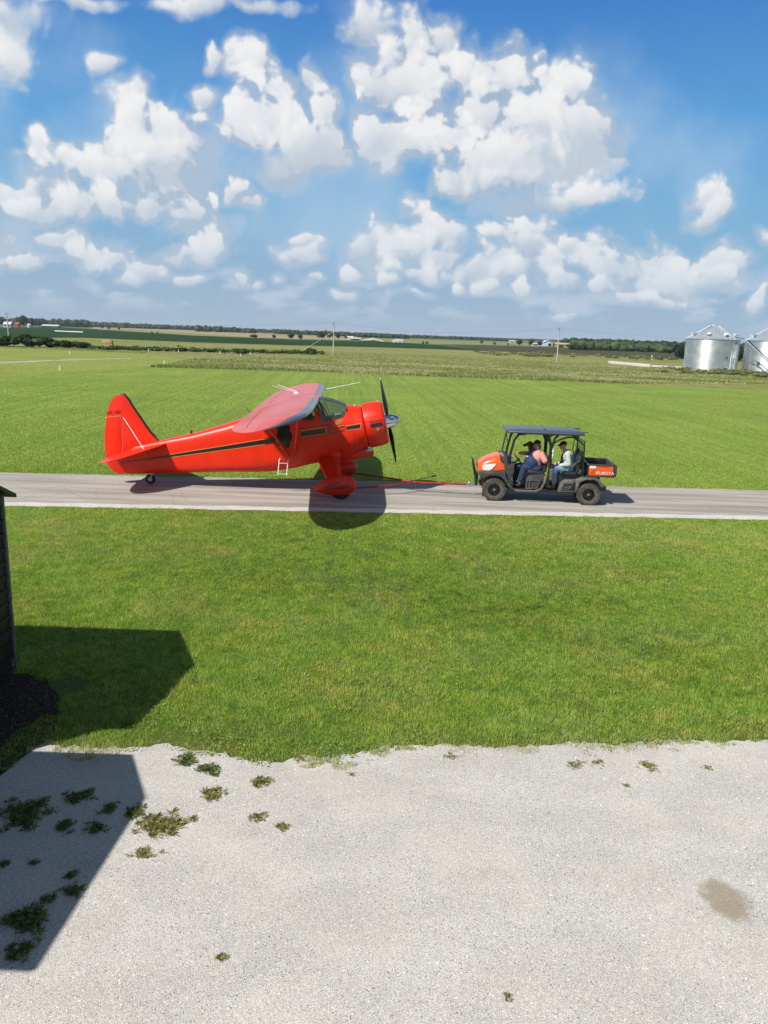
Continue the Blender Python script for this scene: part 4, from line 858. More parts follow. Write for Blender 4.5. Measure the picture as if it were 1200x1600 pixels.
b = MB(); b.tube([(2.40,.17,1.28),(2.2,.15,1.12),(1.93,.15,.98),(1.88,.16,.90)], .016, 6); b.build('seat_rail', plastl, UV, smooth=True)
# cage
b = MB()
for y in (.12,1.34):
    b.tube([(.34,y,1.14),(.40,y,1.5),(.47,y,1.82),(.58,y,1.98),(.8,y,2.02)], .036, 8)
    b.tube([(.30,y,1.2),(.22,y+(.02 if y < 1 else -.02),1.25),(.33,y,1.95)], .02, 8) if y > 1 else None
    b.tube([(1.52,y,.45),(1.55,y,1.0),(1.54,y,1.70),(1.46,y,1.90),(1.33,y,2.02)], .048, 8)
    b.tube([(1.56,y,1.0),(1.57,y,1.7),(1.63,y,1.9),(1.72,y,2.02)], .034, 8)
    b.tube([(1.56,y,1.62),(1.62,y,1.78),(1.75,y,1.87),(1.98,y,1.96),(2.3,y,1.97)], .026, 8)
    b.tube([(2.52,y,.85),(2.50,y,1.5),(2.50,y,1.72),(2.20,y,2.0)], .022, 8)
    b.tube([(2.20,y,2.0),(2.16,y,1.62),(2.3,y,1.25)], .016, 6) if y < 1 else None
    b.tube([(.55,y,2.02),(2.3,y,2.03)], .026, 8)
for x, z in ((.58,2.0),(1.45,2.02),(2.3,2.0)): b.tube([(x,.12,z),(x,1.34,z)], .024, 8)
b.tube([(.24,.3,2.0),(.26,.3,1.85),(.33,.3,1.72)], .014, 6)
b.build('roll_cage', frame_, UV, smooth=True)
b = MB(); b.box((1.60,.09,.86),(.10,.05,.34)); 
for k in range(4): b.box((1.60,.06,.75+.075*k),(.07,.012,.04))
b.build('seat_belt_reel', plastl, UV, bevel=.008)
b = MB(); b.tube([(1.60,.095,1.33),(1.60,.09,1.62)], .014, 6); b.ball((1.6,.085,1.54),.03,8); b.ball((1.6,.085,1.42),.024,8); b.build('belt_anchor', white, UV, smooth=True)
# roof
RP = [(.22,.10),(.30,.02),(2.32,.02),(2.46,.08),(2.46,1.38),(2.32,1.44),(.30,1.44),(.22,1.36)]
b = MB(); n_ = len(RP); cxr, cyr = 1.34,.73
lv = [(1.0,2.03),(1.012,2.045),(1.012,2.075),(.985,2.10),(.86,2.125),(.5,2.145),(.0,2.15)]
rr = [[(cxr+(x-cxr)*k, cyr+(y-cyr)*k, z) for x,y in RP] for k, z in lv]; b.grid(rr, closed=True); b.add(rr[0], [tuple(range(n_-1,-1,-1))])
rf_ = b.build('roof', roofm, UV, smooth=True, angle=40)
b = MB(); b.box((2.52,.3,2.10),(.14,.03,.02)); b.box((2.42,1.1,2.12),(.18,.03,.02)); b.box((1.35,.73,2.148),(.025,1.2,.012)); b.split('roof_trim', frame_, rf_, bevel=.004)
# steering wheel
b = MB(); cs = Vector((.66,.45,1.20)); axs = Vector((.75,0,.66)).normalized(); u1 = Vector((0,1,0)); u2 = axs.cross(u1)
b.tube([tuple(cs+(u1*math.cos(a)+u2*math.sin(a))*.18) for a in [2*math.pi*k/20 for k in range(21)]], .017, 6, caps=False); b.tube([tuple(cs-axs*.30), tuple(cs)], .03, 8); b.ball(tuple(cs), .05, 8)
for a in (0,2.1,4.2): b.tube([tuple(cs), tuple(cs+(u1*math.cos(a)+u2*math.sin(a))*.18)], .013, 5)
b.build('steering_wheel', frame_, UV, smooth=True)
# rear screen
b = MB()
for z in (1.20,1.85): b.tube([(2.50,.16,z),(2.50,1.30,z)], .016, 6)
for y in (.16,1.30): b.tube([(2.50,y,.95),(2.50,y,1.85)], .016, 6)
for k in range(9): y = .16+1.14*k/8; b.tube([(2.50,y,1.45),(2.50,y,1.85)], .006, 5)
for k in range(6): b.box((2.50,.73,1.02+.075*k),(.02,1.12,.05), ry=.5)
b.build('rear_guard', frame_, UV)
# cargo bed
bed = empty('cargo_bed', (3.03,.73,.86)); bed.parent = UV; of = (3.03,.73,.86)
b = MB(); b.bx(2.63,3.40,.10,1.36,.86,.90); b.bx(2.63,2.68,.10,1.36,.90,1.21); b.bx(2.68,3.40,.10,.15,.90,1.19); b.bx(2.68,3.40,1.31,1.36,.90,1.19); b.box((2.9,.95,.99),(.25,.3,.16)); b.build('bed_liner', frame_, bed, bevel=.008, off=of)
b = MB(); b.bx(2.60,3.42,.06,.13,1.18,1.215); b.bx(2.60,3.42,1.33,1.40,1.18,1.215); b.bx(2.60,3.42,.07,.11,.84,.865); b.split('bed_rail', plast, bed, bevel=.006, off=of)
b = MB(); b.bx(3.40,3.47,.06,1.40,.86,1.20); b.build('tailgate', plast, bed, bevel=.012, off=of)
for y0, y1 in ((.062,.10),(1.36,1.398)):
    b = MB(); b.bx(2.67,3.37,y0,y1,.885,1.165); p_ = b.build('side_panel', orange, bed, bevel=.006, off=of)
    if y0 < .5:
        textmesh('lettering', 'KUBOTA', .115, white, p_, Matrix.Translation((3.14-of[0], .060-of[1], .965-of[2])) @ Matrix.Rotation(R(90),4,'X') @ Matrix.Diagonal((1.12,1,1,1)))
        b = MB(); b.bx(2.69,2.86,.0585,.062,1.10,1.165); b.build('sticker', white, p_, off=of)
        b = MB(); b.prism([(2.74,.93),(2.755,.93),(2.83,1.04),(2.90,1.055),(2.82,1.055)], .059, .0615); b.bx(2.92,3.25,.0595,.062,1.140,1.152); b.build('decal_line', blk, p_, off=of)
# brush guard and hitch
b = MB()
for y in (.42,1.04): b.tube([(-.56,y,.42),(-.58,y,.70),(-.63,y,.95),(-.70,y,1.14)], .022, 8)
for y in (.30,1.16): b.tube([(-.50,y,.70),(-.62,y,.72),(-.66,y,.98),(-.62,y,1.04)], .018, 8)
b.tube([(-.70,.42,1.14),(-.70,1.04,1.14)], .022, 8); b.tube([(-.60,.24,.74),(-.60,1.22,.74)], .022, 8); b.tube([(-.65,.3,.98),(-.65,1.16,.98)], .018, 8)
for y in (.55,.66,.80,.91): b.tube([(-.60,y,.72),(-.68,y,1.12)], .01, 6)
b.box((-.54,.73,.55),(.08,.75,.34)); b.build('brush_guard', frame_, UV, bevel=.004)
b = MB(); b.box((-.62,.73,.34),(.22,.08,.08)); b.ball((-.74,.73,.37),.045,10); b.tube([(-.74,.73,.28),(-.74,.73,.42)], .022, 8); b.build('hitch', steel, UV, smooth=True)
b = MB(); b.bx(-.545,-.50,.50,.96,.88,1.0); b.build('grille', frame_, UV, bevel=.01)
textmesh('lettering', 'RTV', .07, steel, UV, Matrix.Translation((.38,.117,1.02)) @ Matrix.Rotation(R(90),4,'X'))
def uw(p):   # utility-vehicle local to world
    c, s = math.cos(URZ), math.sin(URZ); return (UV0[0]+p[0]*c-p[1]*s, UV0[1]+p[0]*s+p[1]*c, UV0[2]+p[2])
# loose things
b = MB(); b.lathe([(0,0),(.032,0),(.043,.10),(.046,.105),(.044,.11),(.0,.112)], 18); b.tube([(0,0,.11),(.01,0,.20)], .005, 5); o = b.build('cup', white, None, smooth=True); o.location = uw((.44,.22,1.155)); tag(o, 'white drink cup with a straw standing on the dash of the utility vehicle', 'cup')
b = MB()
for k in range(5): b.ball((.035*k,-.045*k,-.035*k),(.035,.03,.025),8)
o = b.build('work_gloves', mat('yellow_leather', (.65,.36,.06), .7), None, smooth=True); o.location = uw((.13,.36,1.375)); o.rotation_euler = (0,0,URZ); tag(o, 'bundle of yellow work gloves lying on top of the dash behind the orange hood', 'gloves')
# ------------------------------------------------------------------ people and dog
skin = mat('skin', (.46,.22,.14), .5, var=.06)
pinks = mat('pink_shirt', (.62,.27,.24), .85, var=.12, vscale=12, bump=.5, bscale=18)
navy = mat('navy_denim', (.016,.032,.085), .85, var=.25, vscale=9, bump=.6, bscale=16)
jeans = mat('blue_jeans', (.14,.26,.42), .85, var=.25, vscale=9, bump=.5, bscale=16)
hood = mat('pale_grey_green_fleece', (.42,.47,.44), .9, var=.1, bump=.6, bscale=14)
capm = mat('black_cap', (.015,.016,.02), .7)
brownm = mat('brown_leather', (.14,.085,.05), .7, var=.2)
hairm = mat('dark_hair', (.03,.02,.015), .8)
def limb(b, pts, rs, n=14):
    # extra interpolated points keep joints round
    for i in range(len(pts)-1): b.tube([pts[i], pts[i+1]], [rs[i], rs[i+1]], n)
    for p, r_ in zip(pts, rs): b.ball(p, r_*1.0, n)
def hand(b, w, d, upn, s=1.0, curl=.6, side_=1):
    w = Vector(w); d = Vector(d).normalized(); u = Vector(upn); u = (u-d*u.dot(d)).normalized(); l = d.cross(u)*side_
    c = w+d*.05*s
    rot = Matrix((l, d, u)).transposed(); b.ball(tuple(c), (.042*s,.055*s,.019*s), 12, rot=rot)
    for k, (o_, ln) in enumerate(((-.030,.058),(-.010,.070),(.010,.066),(.029,.052))):
        p = w+d*.09*s+l*o_*s; q = p+d*ln*.45*s-u*ln*.15*s*curl*2; r2 = q+d*ln*.3*s*(1-curl)-u*ln*.55*s*curl; b.tube([tuple(p),tuple(q),tuple(r2)], [.0105*s,.0098*s,.0085*s], 8); b.ball(tuple(r2), .0085*s, 8); b.ball(tuple(q), .0098*s, 8)
    p = w+d*.03*s-l*.035*s; q = p+d*.035*s-l*.025*s-u*.01*s; r2 = q+d*.03*s-u*.012*s; b.tube([tuple(p),tuple(q),tuple(r2)], [.013*s,.0115*s,.0095*s], 8); b.ball(tuple(r2), .0095*s, 8)
def head(b, c, face, s=1.0):
    c = Vector(c); f = Vector(face).normalized(); u = (Vector((0,0,1))-f*f.z).normalized(); l = u.cross(f); rot = Matrix((f, l, u)).transposed()
    P_ = lambda a, b_, c2: tuple(c+f*a*s+l*b_*s+u*c2*s)
    b.ball(P_(-.01,0,.03), (.098*s,.078*s,.098*s), 16, rot=rot); b.ball(P_(.022,0,-.045), (.068*s,.06*s,.075*s), 14, rot=rot); b.ball(P_(.060,0,-.095), (.026*s,.03*s,.022*s), 10, rot=rot)
    b.tube([P_(.088,0,.015), P_(.112,0,-.028), P_(.086,0,-.04)], [.010*s,.017*s,.012*s], 8); b.ball(P_(.082,0,-.066), (.014*s,.026*s,.011*s), 8, rot=rot)
    for sg in (-1,1): b.ball(P_(-.005,.080*sg,-.012), (.018*s,.010*s,.03*s), 8, rot=rot); b.ball(P_(.075,.03*sg,.032), (.016*s,.026*s,.010*s), 8, rot=rot)
    return P_, rot
def cap(par, P_, rot, s, m, off):
    b = MB()
    for i in range(7):
        th = math.pi/2*i/6
    rows = []
    for i in range(9):
        th = (math.pi/2+.05)*i/8; rows.append([tuple(Vector(P_(-.008,0,.045)) + rot @ Vector((.108*s*math.sin(th)*math.cos(a), .090*s*math.sin(th)*math.sin(a), .092*s*math.cos(th)))) for a in [2*math.pi*k/20 for k in range(20)]])
    b.grid(rows, closed=True); br = []
    for i in range(5):
        r_ = .09+.088*i/4; br.append([P_(r_*math.cos(a)*(1 if i < 4 else .98), r_*.82*math.sin(a), .048-.03*(i/4)**1.5) for a in [-.85+1.7*k/8 for k in range(9)]])
    b.grid(br); br2 = [[(x,y,z-.008) for x,y,z in r_] for r_ in br]; b.grid(br2); b.ball(P_(-.008,0,.139), .010, 6)
    return b.build('cap', m, par, smooth=True, off=off)
def face(par, P_, s, off, gl=False):
    b = MB()
    for sg in (-1,1): b.ball(P_(.083,.030*sg,.014), (.010*s,.012*s,.008*s), 8)
    b.split('eye', capm, par, smooth=True, off=off)
# driver
off = (1.15,.45,.9)
root = empty('person', uw(off), URZ, 'driver in navy overalls, pink shirt and black cap holding a phone to the ear', 'person', None)
b = MB(); P_, rot = head(b, (1.17,.43,1.665), (-1,-.12,-.12), 1.05)
b.tube([(1.23,.43,1.48),(1.19,.43,1.58)], [.075,.065], 12)
b.ball((1.20,.44,1.30),(.17,.23,.24),16); b.ball((1.10,.45,1.12),(.24,.24,.22),16); b.ball((1.20,.44,1.0),(.21,.22,.15),16)
b.ball((1.27,.26,1.42), .085, 12); b.ball((1.24,.64,1.42), .085, 12)
AN = [(1.30,.23,1.41),(1.40,.14,1.24),(1.235,.22,1.52)]; AF = [(1.24,.66,1.43),(.95,.72,1.36),(.68,.58,1.38)]
limb(b, AN, [.072,.058,.034]); limb(b, AF, [.07,.052,.034])
hand(b, (1.235,.22,1.53), (-.15,.18,1), (-.2,-1,0), 1.0, .7); hand(b, (.68,.58,1.38), (-1,-.12,-.1), (0,0,1), 1.0, .6)
LN = [(1.15,.34,.98),(.84,.30,1.00),(.74,.30,.56)]; LF = [(1.15,.56,.98),(.66,.58,.98),(.60,.58,.52)]
limb(b, LN, [.12,.085,.05]); limb(b, LF, [.12,.085,.05])
body = remeshed(b, 'body', skin, root, .010, 3, off)
b = MB(); b.ball((1.21,.44,1.30),(.188,.25,.25),16); b.ball((1.14,.45,1.12),(.235,.262,.215),16); b.ball((1.28,.26,1.42), .105, 12); b.ball((1.25,.64,1.42), .105, 12); limb(b, AN[:2]+[(1.31,.18,1.40)], [.096,.088,.058]); limb(b, [AF[0],AF[1],(.74,.615,1.376)], [.09,.07,.052]); b.tube([(1.22,.43,1.46),(1.205,.43,1.53)], [.10,.088], 12)
remeshed(b, 'shirt', pinks, root, .014, 3, off)
b = MB(); b.ball((1.07,.44,1.13),(.255,.295,.245),16); b.ball((1.09,.44,1.26),(.14,.17,.17),14); b.ball((1.19,.44,.985),(.235,.285,.175),16); limb(b, [LN[0],LN[1],(.752,.30,.62)], [.14,.108,.085]); limb(b, [LF[0],LF[1],(.608,.58,.60)], [.14,.108,.085])
ov = remeshed(b, 'overalls', navy, root, .014, 3, off)
b = MB()
for y in (.33,.55): b.tube([(.97,y,1.36),(1.06,y,1.49),(1.20,y-.01,1.555),(1.33,y,1.47)], .022, 6, flat=.35)
b.build('overall_strap', navy, ov, smooth=True, off=off)
b = MB(); b.box((.835,.38,1.27),(.006,.09,.02)); b.box((.90,.3,1.33),(.04,.03,.03)); b.split('overall_badge', white, ov, off=off)
cap(root, P_, rot, 1.05, capm, off); face(root, P_, 1.05, off)
b = MB(); b.ball(P_(-.05,0,-.02), (.06,.085,.06), 10, rot=rot); b.build('hair', hairm, root, smooth=True, off=off)
for (x, y) in ((.74,.30),(.60,.58)):
    b = MB(); b.ball((x-.06,y,.455),(.14,.055,.05),12); b.ball((x+.01,y,.49),(.06,.052,.075),10); remeshed(b, 'boot', mat('black_boot', (.02,.018,.016), .6) if 'black_boot' not in MATS else MATS['black_boot'], root, .012, 2, off)
b = MB(); b.box((1.225,.205,1.64),(.075,.014,.15), ry=.15); o = b.build('phone', blk, None, bevel=.005, off=(1.225,.205,1.64)); o.location = uw((1.225,.205,1.64)); o.rotation_euler = (0,0,URZ); tag(o, 'black phone held to the ear of the driver in the pink shirt', 'phone')
# rear passenger
off = (2.05,.42,.95)
root = empty('person', uw(off), URZ, 'passenger in a pale grey hoodie, blue jeans and black cap sitting on the rear seat', 'person', None)
b = MB(); P_, rot = head(b, (1.93,.40,1.675), (-1,-.1,-.10), 1.0)
b.tube([(2.02,.41,1.47),(1.95,.405,1.60)], [.07,.058], 12)
b.ball((2.08,.42,1.36),(.14,.21,.20),16); b.ball((2.12,.42,1.12),(.16,.19,.20),16); b.ball((2.13,.42,1.0),(.17,.19,.12),14)
AN = [(2.06,.22,1.43),(2.10,.17,1.17),(1.83,.28,1.10)]; AF = [(2.04,.62,1.43),(2.05,.66,1.17),(1.80,.50,1.12)]
limb(b, AN, [.062,.05,.031]); limb(b, AF, [.062,.05,.031]); hand(b, (1.83,.28,1.10), (-1,.3,0), (0,0,1), 1.0, .7, -1); hand(b, (1.80,.50,1.12), (-1,-.2,-.1), (0,0,1), 1.0, .7)
LN = [(2.10,.32,1.0),(1.70,.28,1.01),(1.72,.28,.56)]; LF = [(2.10,.54,1.0),(1.66,.56,1.01),(1.66,.56,.56)]
limb(b, LN, [.10,.072,.045]); limb(b, LF, [.10,.072,.045])
remeshed(b, 'body', skin, root, .010, 3, off)
b = MB(); b.ball((2.085,.42,1.36),(.158,.232,.21),16); b.ball((2.12,.42,1.13),(.185,.215,.22),16); b.ball((2.05,.24,1.44), .085, 12); b.ball((2.04,.60,1.44), .085, 12); limb(b, [AN[0],AN[1],(1.87,.265,1.105)], [.085,.078,.052]); limb(b, [AF[0],AF[1],(1.86,.53,1.125)], [.085,.078,.052]); b.ball((2.08,.41,1.50),(.10,.13,.075),14)
remeshed(b, 'hoodie', hood, root, .014, 3, off)
b = MB(); b.ball((1.99,.43,1.30),(.10,.12,.17),14); b.ball((2.0,.43,1.16),(.11,.14,.14),12); remeshed(b, 'undershirt', capm, root, .014, 2, off)
b = MB(); b.ball((2.13,.42,.985),(.20,.215,.13),16); limb(b, [LN[0],LN[1],(1.72,.28,.60)], [.12,.092,.07]); limb(b, [LF[0],LF[1],(1.66,.56,.60)], [.12,.092,.07]); remeshed(b, 'jeans', jeans, root, .014, 3, off)
cap(root, P_, rot, 1.0, capm, off); face(root, P_, 1.0, off)
for (x, y) in ((1.72,.28),(1.66,.56)):
    b = MB(); b.ball((x-.06,y,.445),(.135,.05,.048),12); b.ball((x+.01,y,.48),(.055,.05,.07),10); remeshed(b, 'shoe', brownm, root, .012, 2, off)
b = MB(); b.lathe([(0,0),(.03,0),(.04,.08),(.0,.082)], 14); o = b.build('cup', white, None, smooth=True); o.location = uw((1.76,.39,1.10)); tag(o, 'small white cup held in the hands of the passenger in the grey hoodie', 'cup')
# dog
dogm = mat('brown_dog_fur', (.26,.12,.055), .9, var=.3, vscale=15, bump=.8, bscale=60)
dogb = mat('black_dog_fur', (.015,.012,.01), .8)
off = (1.12,1.02,.95)
root = empty('dog', uw(off), URZ, 'brown dog with a dark muzzle sitting beside the driver, looking ahead', 'dog')
b = MB(); b.ball((1.20,1.02,1.08),(.17,.14,.15),14); b.ball((1.12,1.02,1.27),(.13,.12,.20),14); b.tube([(1.10,1.02,1.38),(1.06,1.02,1.56)], [.10,.08], 12)
b.ball((1.03,1.02,1.60),(.105,.085,.085),14); b.tube([(.96,1.02,1.585),(.86,1.02,1.56)], [.055,.038], 10); b.ball((.855,1.02,1.56),.036,8)
for y in (.94,1.10): b.tube([(1.06,y,1.25),(1.0,y,1.08),(.99,y,.95)], [.055,.04,.032], 8); b.ball((.97,y,.935),(.05,.035,.025),8); b.ball((1.22,y+(.03 if y > 1 else -.03),1.0),(.13,.06,.10),10); b.tube([(1.20,y,.95),(1.06,y,.935)], [.035,.03], 8)
b.tube([(1.35,1.02,.98),(1.42,1.06,.95),(1.44,1.14,.94)], [.035,.025,.012], 8)
remeshed(b, 'body', dogm, root, .010, 3, off)
b = MB(); b.tube([(.90,1.02,1.555),(.855,1.02,1.545)], [.045,.04], 10); b.ball((.835,1.02,1.56),.026,8); b.build('muzzle', dogb, root, smooth=True, off=off)
for y in (.93,1.11): b = MB(); b.ball((1.07,y,1.605),(.045,.02,.075),10); b.build('ear', dogb, root, smooth=True, off=off)
# ------------------------------------------------------------------ sheds at the left
corr = mat('dark_corrugated_steel', (.014,.011,.010), .55, metal=.2, var=.3, vscale=3, dirt=(.03,.022,.018), dscale=4)
trimg = mat('grey_green_trim', (.12,.13,.115), .6, var=.15)
shroof = mat('brown_roof_steel', (.06,.045,.035), .5, metal=.3, var=.2)
def shed(loc, x1, ye, he, yr, hr, yn, hn, label, ov=.14):
    root = empty('shed', (x1, yr, 0), 0, label, 'shed'); of = (x1, yr, 0); x0 = x1-6
    yew = ye-ov; ynw = yn+ov
    def zr(y): return np.interp(y, [yn, yr, ye], [hn, hr, he])-.06
    # gable wall with horizontal ribs
    b = MB(); nz_ = int(hr/.19); P0 = []
    for k in range(nz_):
        za, zb = .19*k, .19*(k+1); za2 = za+.02
        lo = lambda z: ynw if z <= zr(ynw) else np.interp(z, [zr(ynw), hr-.06], [ynw, yr]); hi = lambda z: yew if z <= zr(yew) else np.interp(z, [zr(yew), hr-.06], [yew, yr])
        if zb > hr-.07: zb = hr-.07
        if lo(zb) >= hi(zb)-.02: break
        b.add([(x1,lo(za),za),(x1,hi(za),za),(x1-.0,hi(zb),zb),(x1,lo(zb),zb)], [(0,1,2,3)])
        b.bx(x1, x1+.02, lo(zb), hi(zb), za, za+.035)
    b.bx(x0, x1-.01, yew-.04, yew, 0, zr(yew)); b.bx(x0, x1-.01, ynw, ynw+.04, 0, zr(ynw)); b.bx(x0-.04,x0,ynw,yew,0,zr(ynw))
    b.build('wall', corr, root, off=of)
    b = MB()
    for (ya, ha, yb, hb) in ((yr,hr,ye,he),(yr,hr,yn,hn)):
        vs = [(x0-.2,ya,ha),(x1+.14,ya,ha),(x1+.14,yb,hb),(x0-.2,yb,hb)]; vs += [(x,y,z-.05) for x,y,z in vs]; b.add(vs, [(0,1,2,3),(7,6,5,4),(0,4,5,1),(1,5,6,2),(2,6,7,3),(3,7,4,0)])
    b.build('roof', shroof, root, off=of)
    b = MB(); b.bx(x1+.0, x1+.035, yew-.035, yew+.012, .05, zr(yew)); b.bx(x1-.07, x1+.0, yew+.002, yew+.014, .05, zr(yew)); b.bx(x1+.0, x1+.03, ynw-.012, ynw+.09, .05, zr(ynw)); b.split('corner_trim', trimg, root, off=of)
    b = MB(); b.bx(x1-.06, x1+.02, yew-.10, yew+.005, -.02, .16); b.build('foundation_post', mat('weathered_wood', (.10,.09,.08), .9, var=.3) if 'weathered_wood' not in MATS else MATS['weathered_wood'], root, off=of)
shed(0, -5.09, 10.10, 2.45, 8.36, 3.26, 6.79, 2.84, 'dark corrugated metal shed with grey corner trim at the left edge of the lawn')
shed(0, -5.14, 6.05, 3.14, 4.94, 3.69, 2.85, 3.50, 'dark corrugated metal shed nearer the camera, only its shadow on the white gravel seen')
# ------------------------------------------------------------------ weeds on the gravel
weedm = leafmat('weed_blades', (.08,.13,.025), (.21,.28,.07), .35, straw=(.34,.30,.13))
weedd = leafmat('dry_sunlit_weed_blades', (.17,.19,.05), (.42,.41,.13), .4, straw=(.55,.47,.25))  # paler colour for dry weeds, also brightened to stand for sun on the blades
def weed(px, py, w, h, label, dry=False, n=None):
    x, y = G(px, py); n = n or int(3600*max(.10,w)**1.35*(.4 if px > 480 else 1))
    root = (x, y, 0); r_ = np.abs(rng.normal(0,.42,n))*w/2; a = rng.uniform(0,2*np.pi,n); nh = int(9+w*80); hub = rng.integers(0,nh,n); hc = rng.normal(0,.42,(nh,2))*w/2
    bx_ = hc[hub,0]+np.cos(a)*r_*.22; by_ = (hc[hub,1]+np.sin(a)*r_*.22)*.95; ln = rng.uniform(.015,.06,n)*min(1.2,max(.6,w/.3)); el = rng.uniform(.05,1.1,n); wd = rng.uniform(.002,.0042,n)
    dx, dy = np.cos(a), np.sin(a); V = np.zeros((n,4,3)); tx, ty = -dy*wd/2, dx*wd/2
    V[:,0,0] = bx_-tx; V[:,0,1] = by_-ty; V[:,1,0] = bx_+tx; V[:,1,1] = by_+ty
    mx = bx_+dx*ln*.6*np.cos(el); my = by_+dy*ln*.6*np.cos(el); V[:,:2,2] = 0; hz_ = np.minimum(h*.6, ln*np.sin(el)*.7)
    V[:,2,0] = mx+tx; V[:,2,1] = my+ty; V[:,2,2] = hz_*.9+.004; V[:,3,0] = bx_+dx*ln; V[:,3,1] = by_+dy*ln; V[:,3,2] = hz_*.8+.003
    o = npmesh('weed_tuft', V.reshape(-1,3), np.arange(n*4).reshape(n,4), weedd if dry else weedm, col=rng.uniform(0,1,n)); o.location = root
    tag(o, label, 'weed', 'weeds growing through the gravel')
for a in [(35,1272,.50,.10,'largest dark weed patch on the shaded gravel at the left edge'),
 (125,1245,.30,.09,'leafy shaded weed tuft between the mulch bed and the large weed patch'),
 (98,1291,.22,.07,'low weed tuft just right of the largest weed patch'),
 (172,1264,.20,.06,'small round weed tuft in the shade left of the shadow corner'),
 (147,1294,.22,.05,'spindly weed with thin stems in the middle of the shaded gravel'),
 (212,1271,.25,.06,'shaded half of the weed cluster at the shadow corner'),
 (255,1290,.42,.05,'wide sunlit yellow green weed patch right of the shadow corner',True),
 (224,1336,.20,.06,'bright yellow green weed tuft below the wide sunlit patch',True),
 (289,1188,.26,.06,'round dark green weed tuft nearest the lawn edge'),
 (327,1203,.26,.05,'oval green weed tuft right of the round one by the lawn edge'),
 (332,1240,.26,.04,'dry brownish weed tuft in the sun below the oval green one',True),
 (404,1276,.18,.07,'upright sunlit weed tuft standing alone on the gravel',True),
 (441,1293,.16,.03,'flat dry weed right of the upright tuft',True),
 (408,1222,.26,.04,'straggling weed just below the tongue of lawn',True),
 (303,1280,.09,.03,'tiny weed right of the wide sunlit patch',True),
 (111,1367,.14,.05,'small shaded weed, upper of the pair near the diagonal shadow edge'),
 (114,1391,.20,.05,'small shaded weed, lower of the pair near the diagonal shadow edge'),
 (76,1405,.15,.05,'little weed touching the top of the lower left weed clump'),
 (42,1435,.34,.07,'broad dark weed clump in the lower left shade'),
 (30,1485,.24,.05,'faint weed at the bottom of the shaded gravel'),
 (6,1350,.12,.04,'weed cut by the left edge of the picture'),
 (53,1347,.08,.03,'tiny weed alone in the shade above the lower left clump'),
 (467,1185,.14,.04,'weed tuft at the lawn edge beside the tongue of grass',True),
 (345,1497,.10,.02,'tiny dry sprig on the open gravel low in the picture',True),
 (793,1556,.10,.03,'brown dry sprig at the bottom centre of the gravel',True),
 (705,1182,.18,.03,'low weed just below the lawn edge right of centre',True),
 (898,1195,.22,.03,'sparse weed on the gravel below the lawn, middle right',True),
 (935,1193,.18,.03,'yellowish sparse weed right next to the middle right one',True),
 (1010,1197,.26,.03,'sparse yellowish weed right of the middle, near the lawn',True),
 (1105,1200,.14,.02,'faint weed near the lawn edge at the far right',True),
 (549,1211,.08,.02,'tiny weed on the gravel below the lawn, left of centre',True),
 (980,1228,.07,.02,'tiny sprig on the gravel at the right',True)]: weed(*a)
# gravel stones
n = 55000; Y_ = 4.1+4.6*rng.uniform(0,1,n)**1.2; X_ = rng.uniform(-1,1,n)*(.56*Y_+.5); k = Y_ < gedge(X_)-.02; k &= ~((X_ < -3.8) & (Y_ > 7.0)); k &= np.hypot((X_-G(1135,1405)[0])*2.9,(Y_-G(1135,1405)[1])*2.3) > .62; X_, Y_ = X_[k], Y_[k]; n = len(X_)
s = rng.uniform(.003,.0085,n)*(1+.6*(rng.uniform(0,1,n) < .04)); oc = np.array([(1,0,0),(0,1,0),(-1,0,0),(0,-1,0),(0,0,.8)],float); a = rng.uniform(0,6.28,n)
V = np.zeros((n,5,3))
for q in range(5):
    jx = 1+rng.uniform(-.35,.35,n); ox, oy = oc[q,0]*np.cos(a)-oc[q,1]*np.sin(a), oc[q,0]*np.sin(a)+oc[q,1]*np.cos(a)
    V[:,q,0] = X_+ox*s*jx+(rng.uniform(-.4,.4,n)*s if q == 4 else 0); V[:,q,1] = Y_+oy*s*jx; V[:,q,2] = -.006+oc[q,2]*s*rng.uniform(.7,1.3,n)+(.001 if q == 4 else 0)
F = np.array([(0,1,4),(1,2,4),(2,3,4),(3,0,4)]); F = (np.arange(n)[:,None,None]*5+F[None]).reshape(-1,3)
m, t, bb = newmat('gravel_stones'); at = N(t,'ShaderNodeAttribute',attribute_name='tint'); t.links.new(ramp(t, at.outputs['Fac'], [(0,(.30,.29,.28)),(.12,(.46,.45,.43)),(1,(.68,.655,.62))]), bb.inputs['Base Color']); bb.inputs['Roughness'].default_value = .85
tag(npmesh('gravel_stones', V.reshape(-1,3), F, m, col=np.repeat(rng.uniform(0,1,n),4)), 'loose pale crushed stones on the gravel yard', 'gravel', kind='stuff')
# dark chips on the mulch
n = 1500; X_ = rng.uniform(-5.2,-3.7,n); Y_ = rng.uniform(6.9,9.7,n); V = np.zeros((n,3,3)); s = rng.uniform(.006,.016,n)
for q in range(3): V[:,q,0] = X_+rng.uniform(-1,1,n)*s; V[:,q,1] = Y_+rng.uniform(-1,1,n)*s; V[:,q,2] = .006+rng.uniform(0,.01,n)
m = mat('pale_chip', (.14,.125,.11), .9); k = (Y_ > np.interp(X_,[-5.2,-4.0,-3.6],[7.1,7.7,8.2])) ; V = V[k]
tag(npmesh('chips', V.reshape(-1,3), np.arange(len(V)*3).reshape(-1,3), m), 'pale chips and dead leaves scattered over the dark mulch', 'debris', kind='stuff')
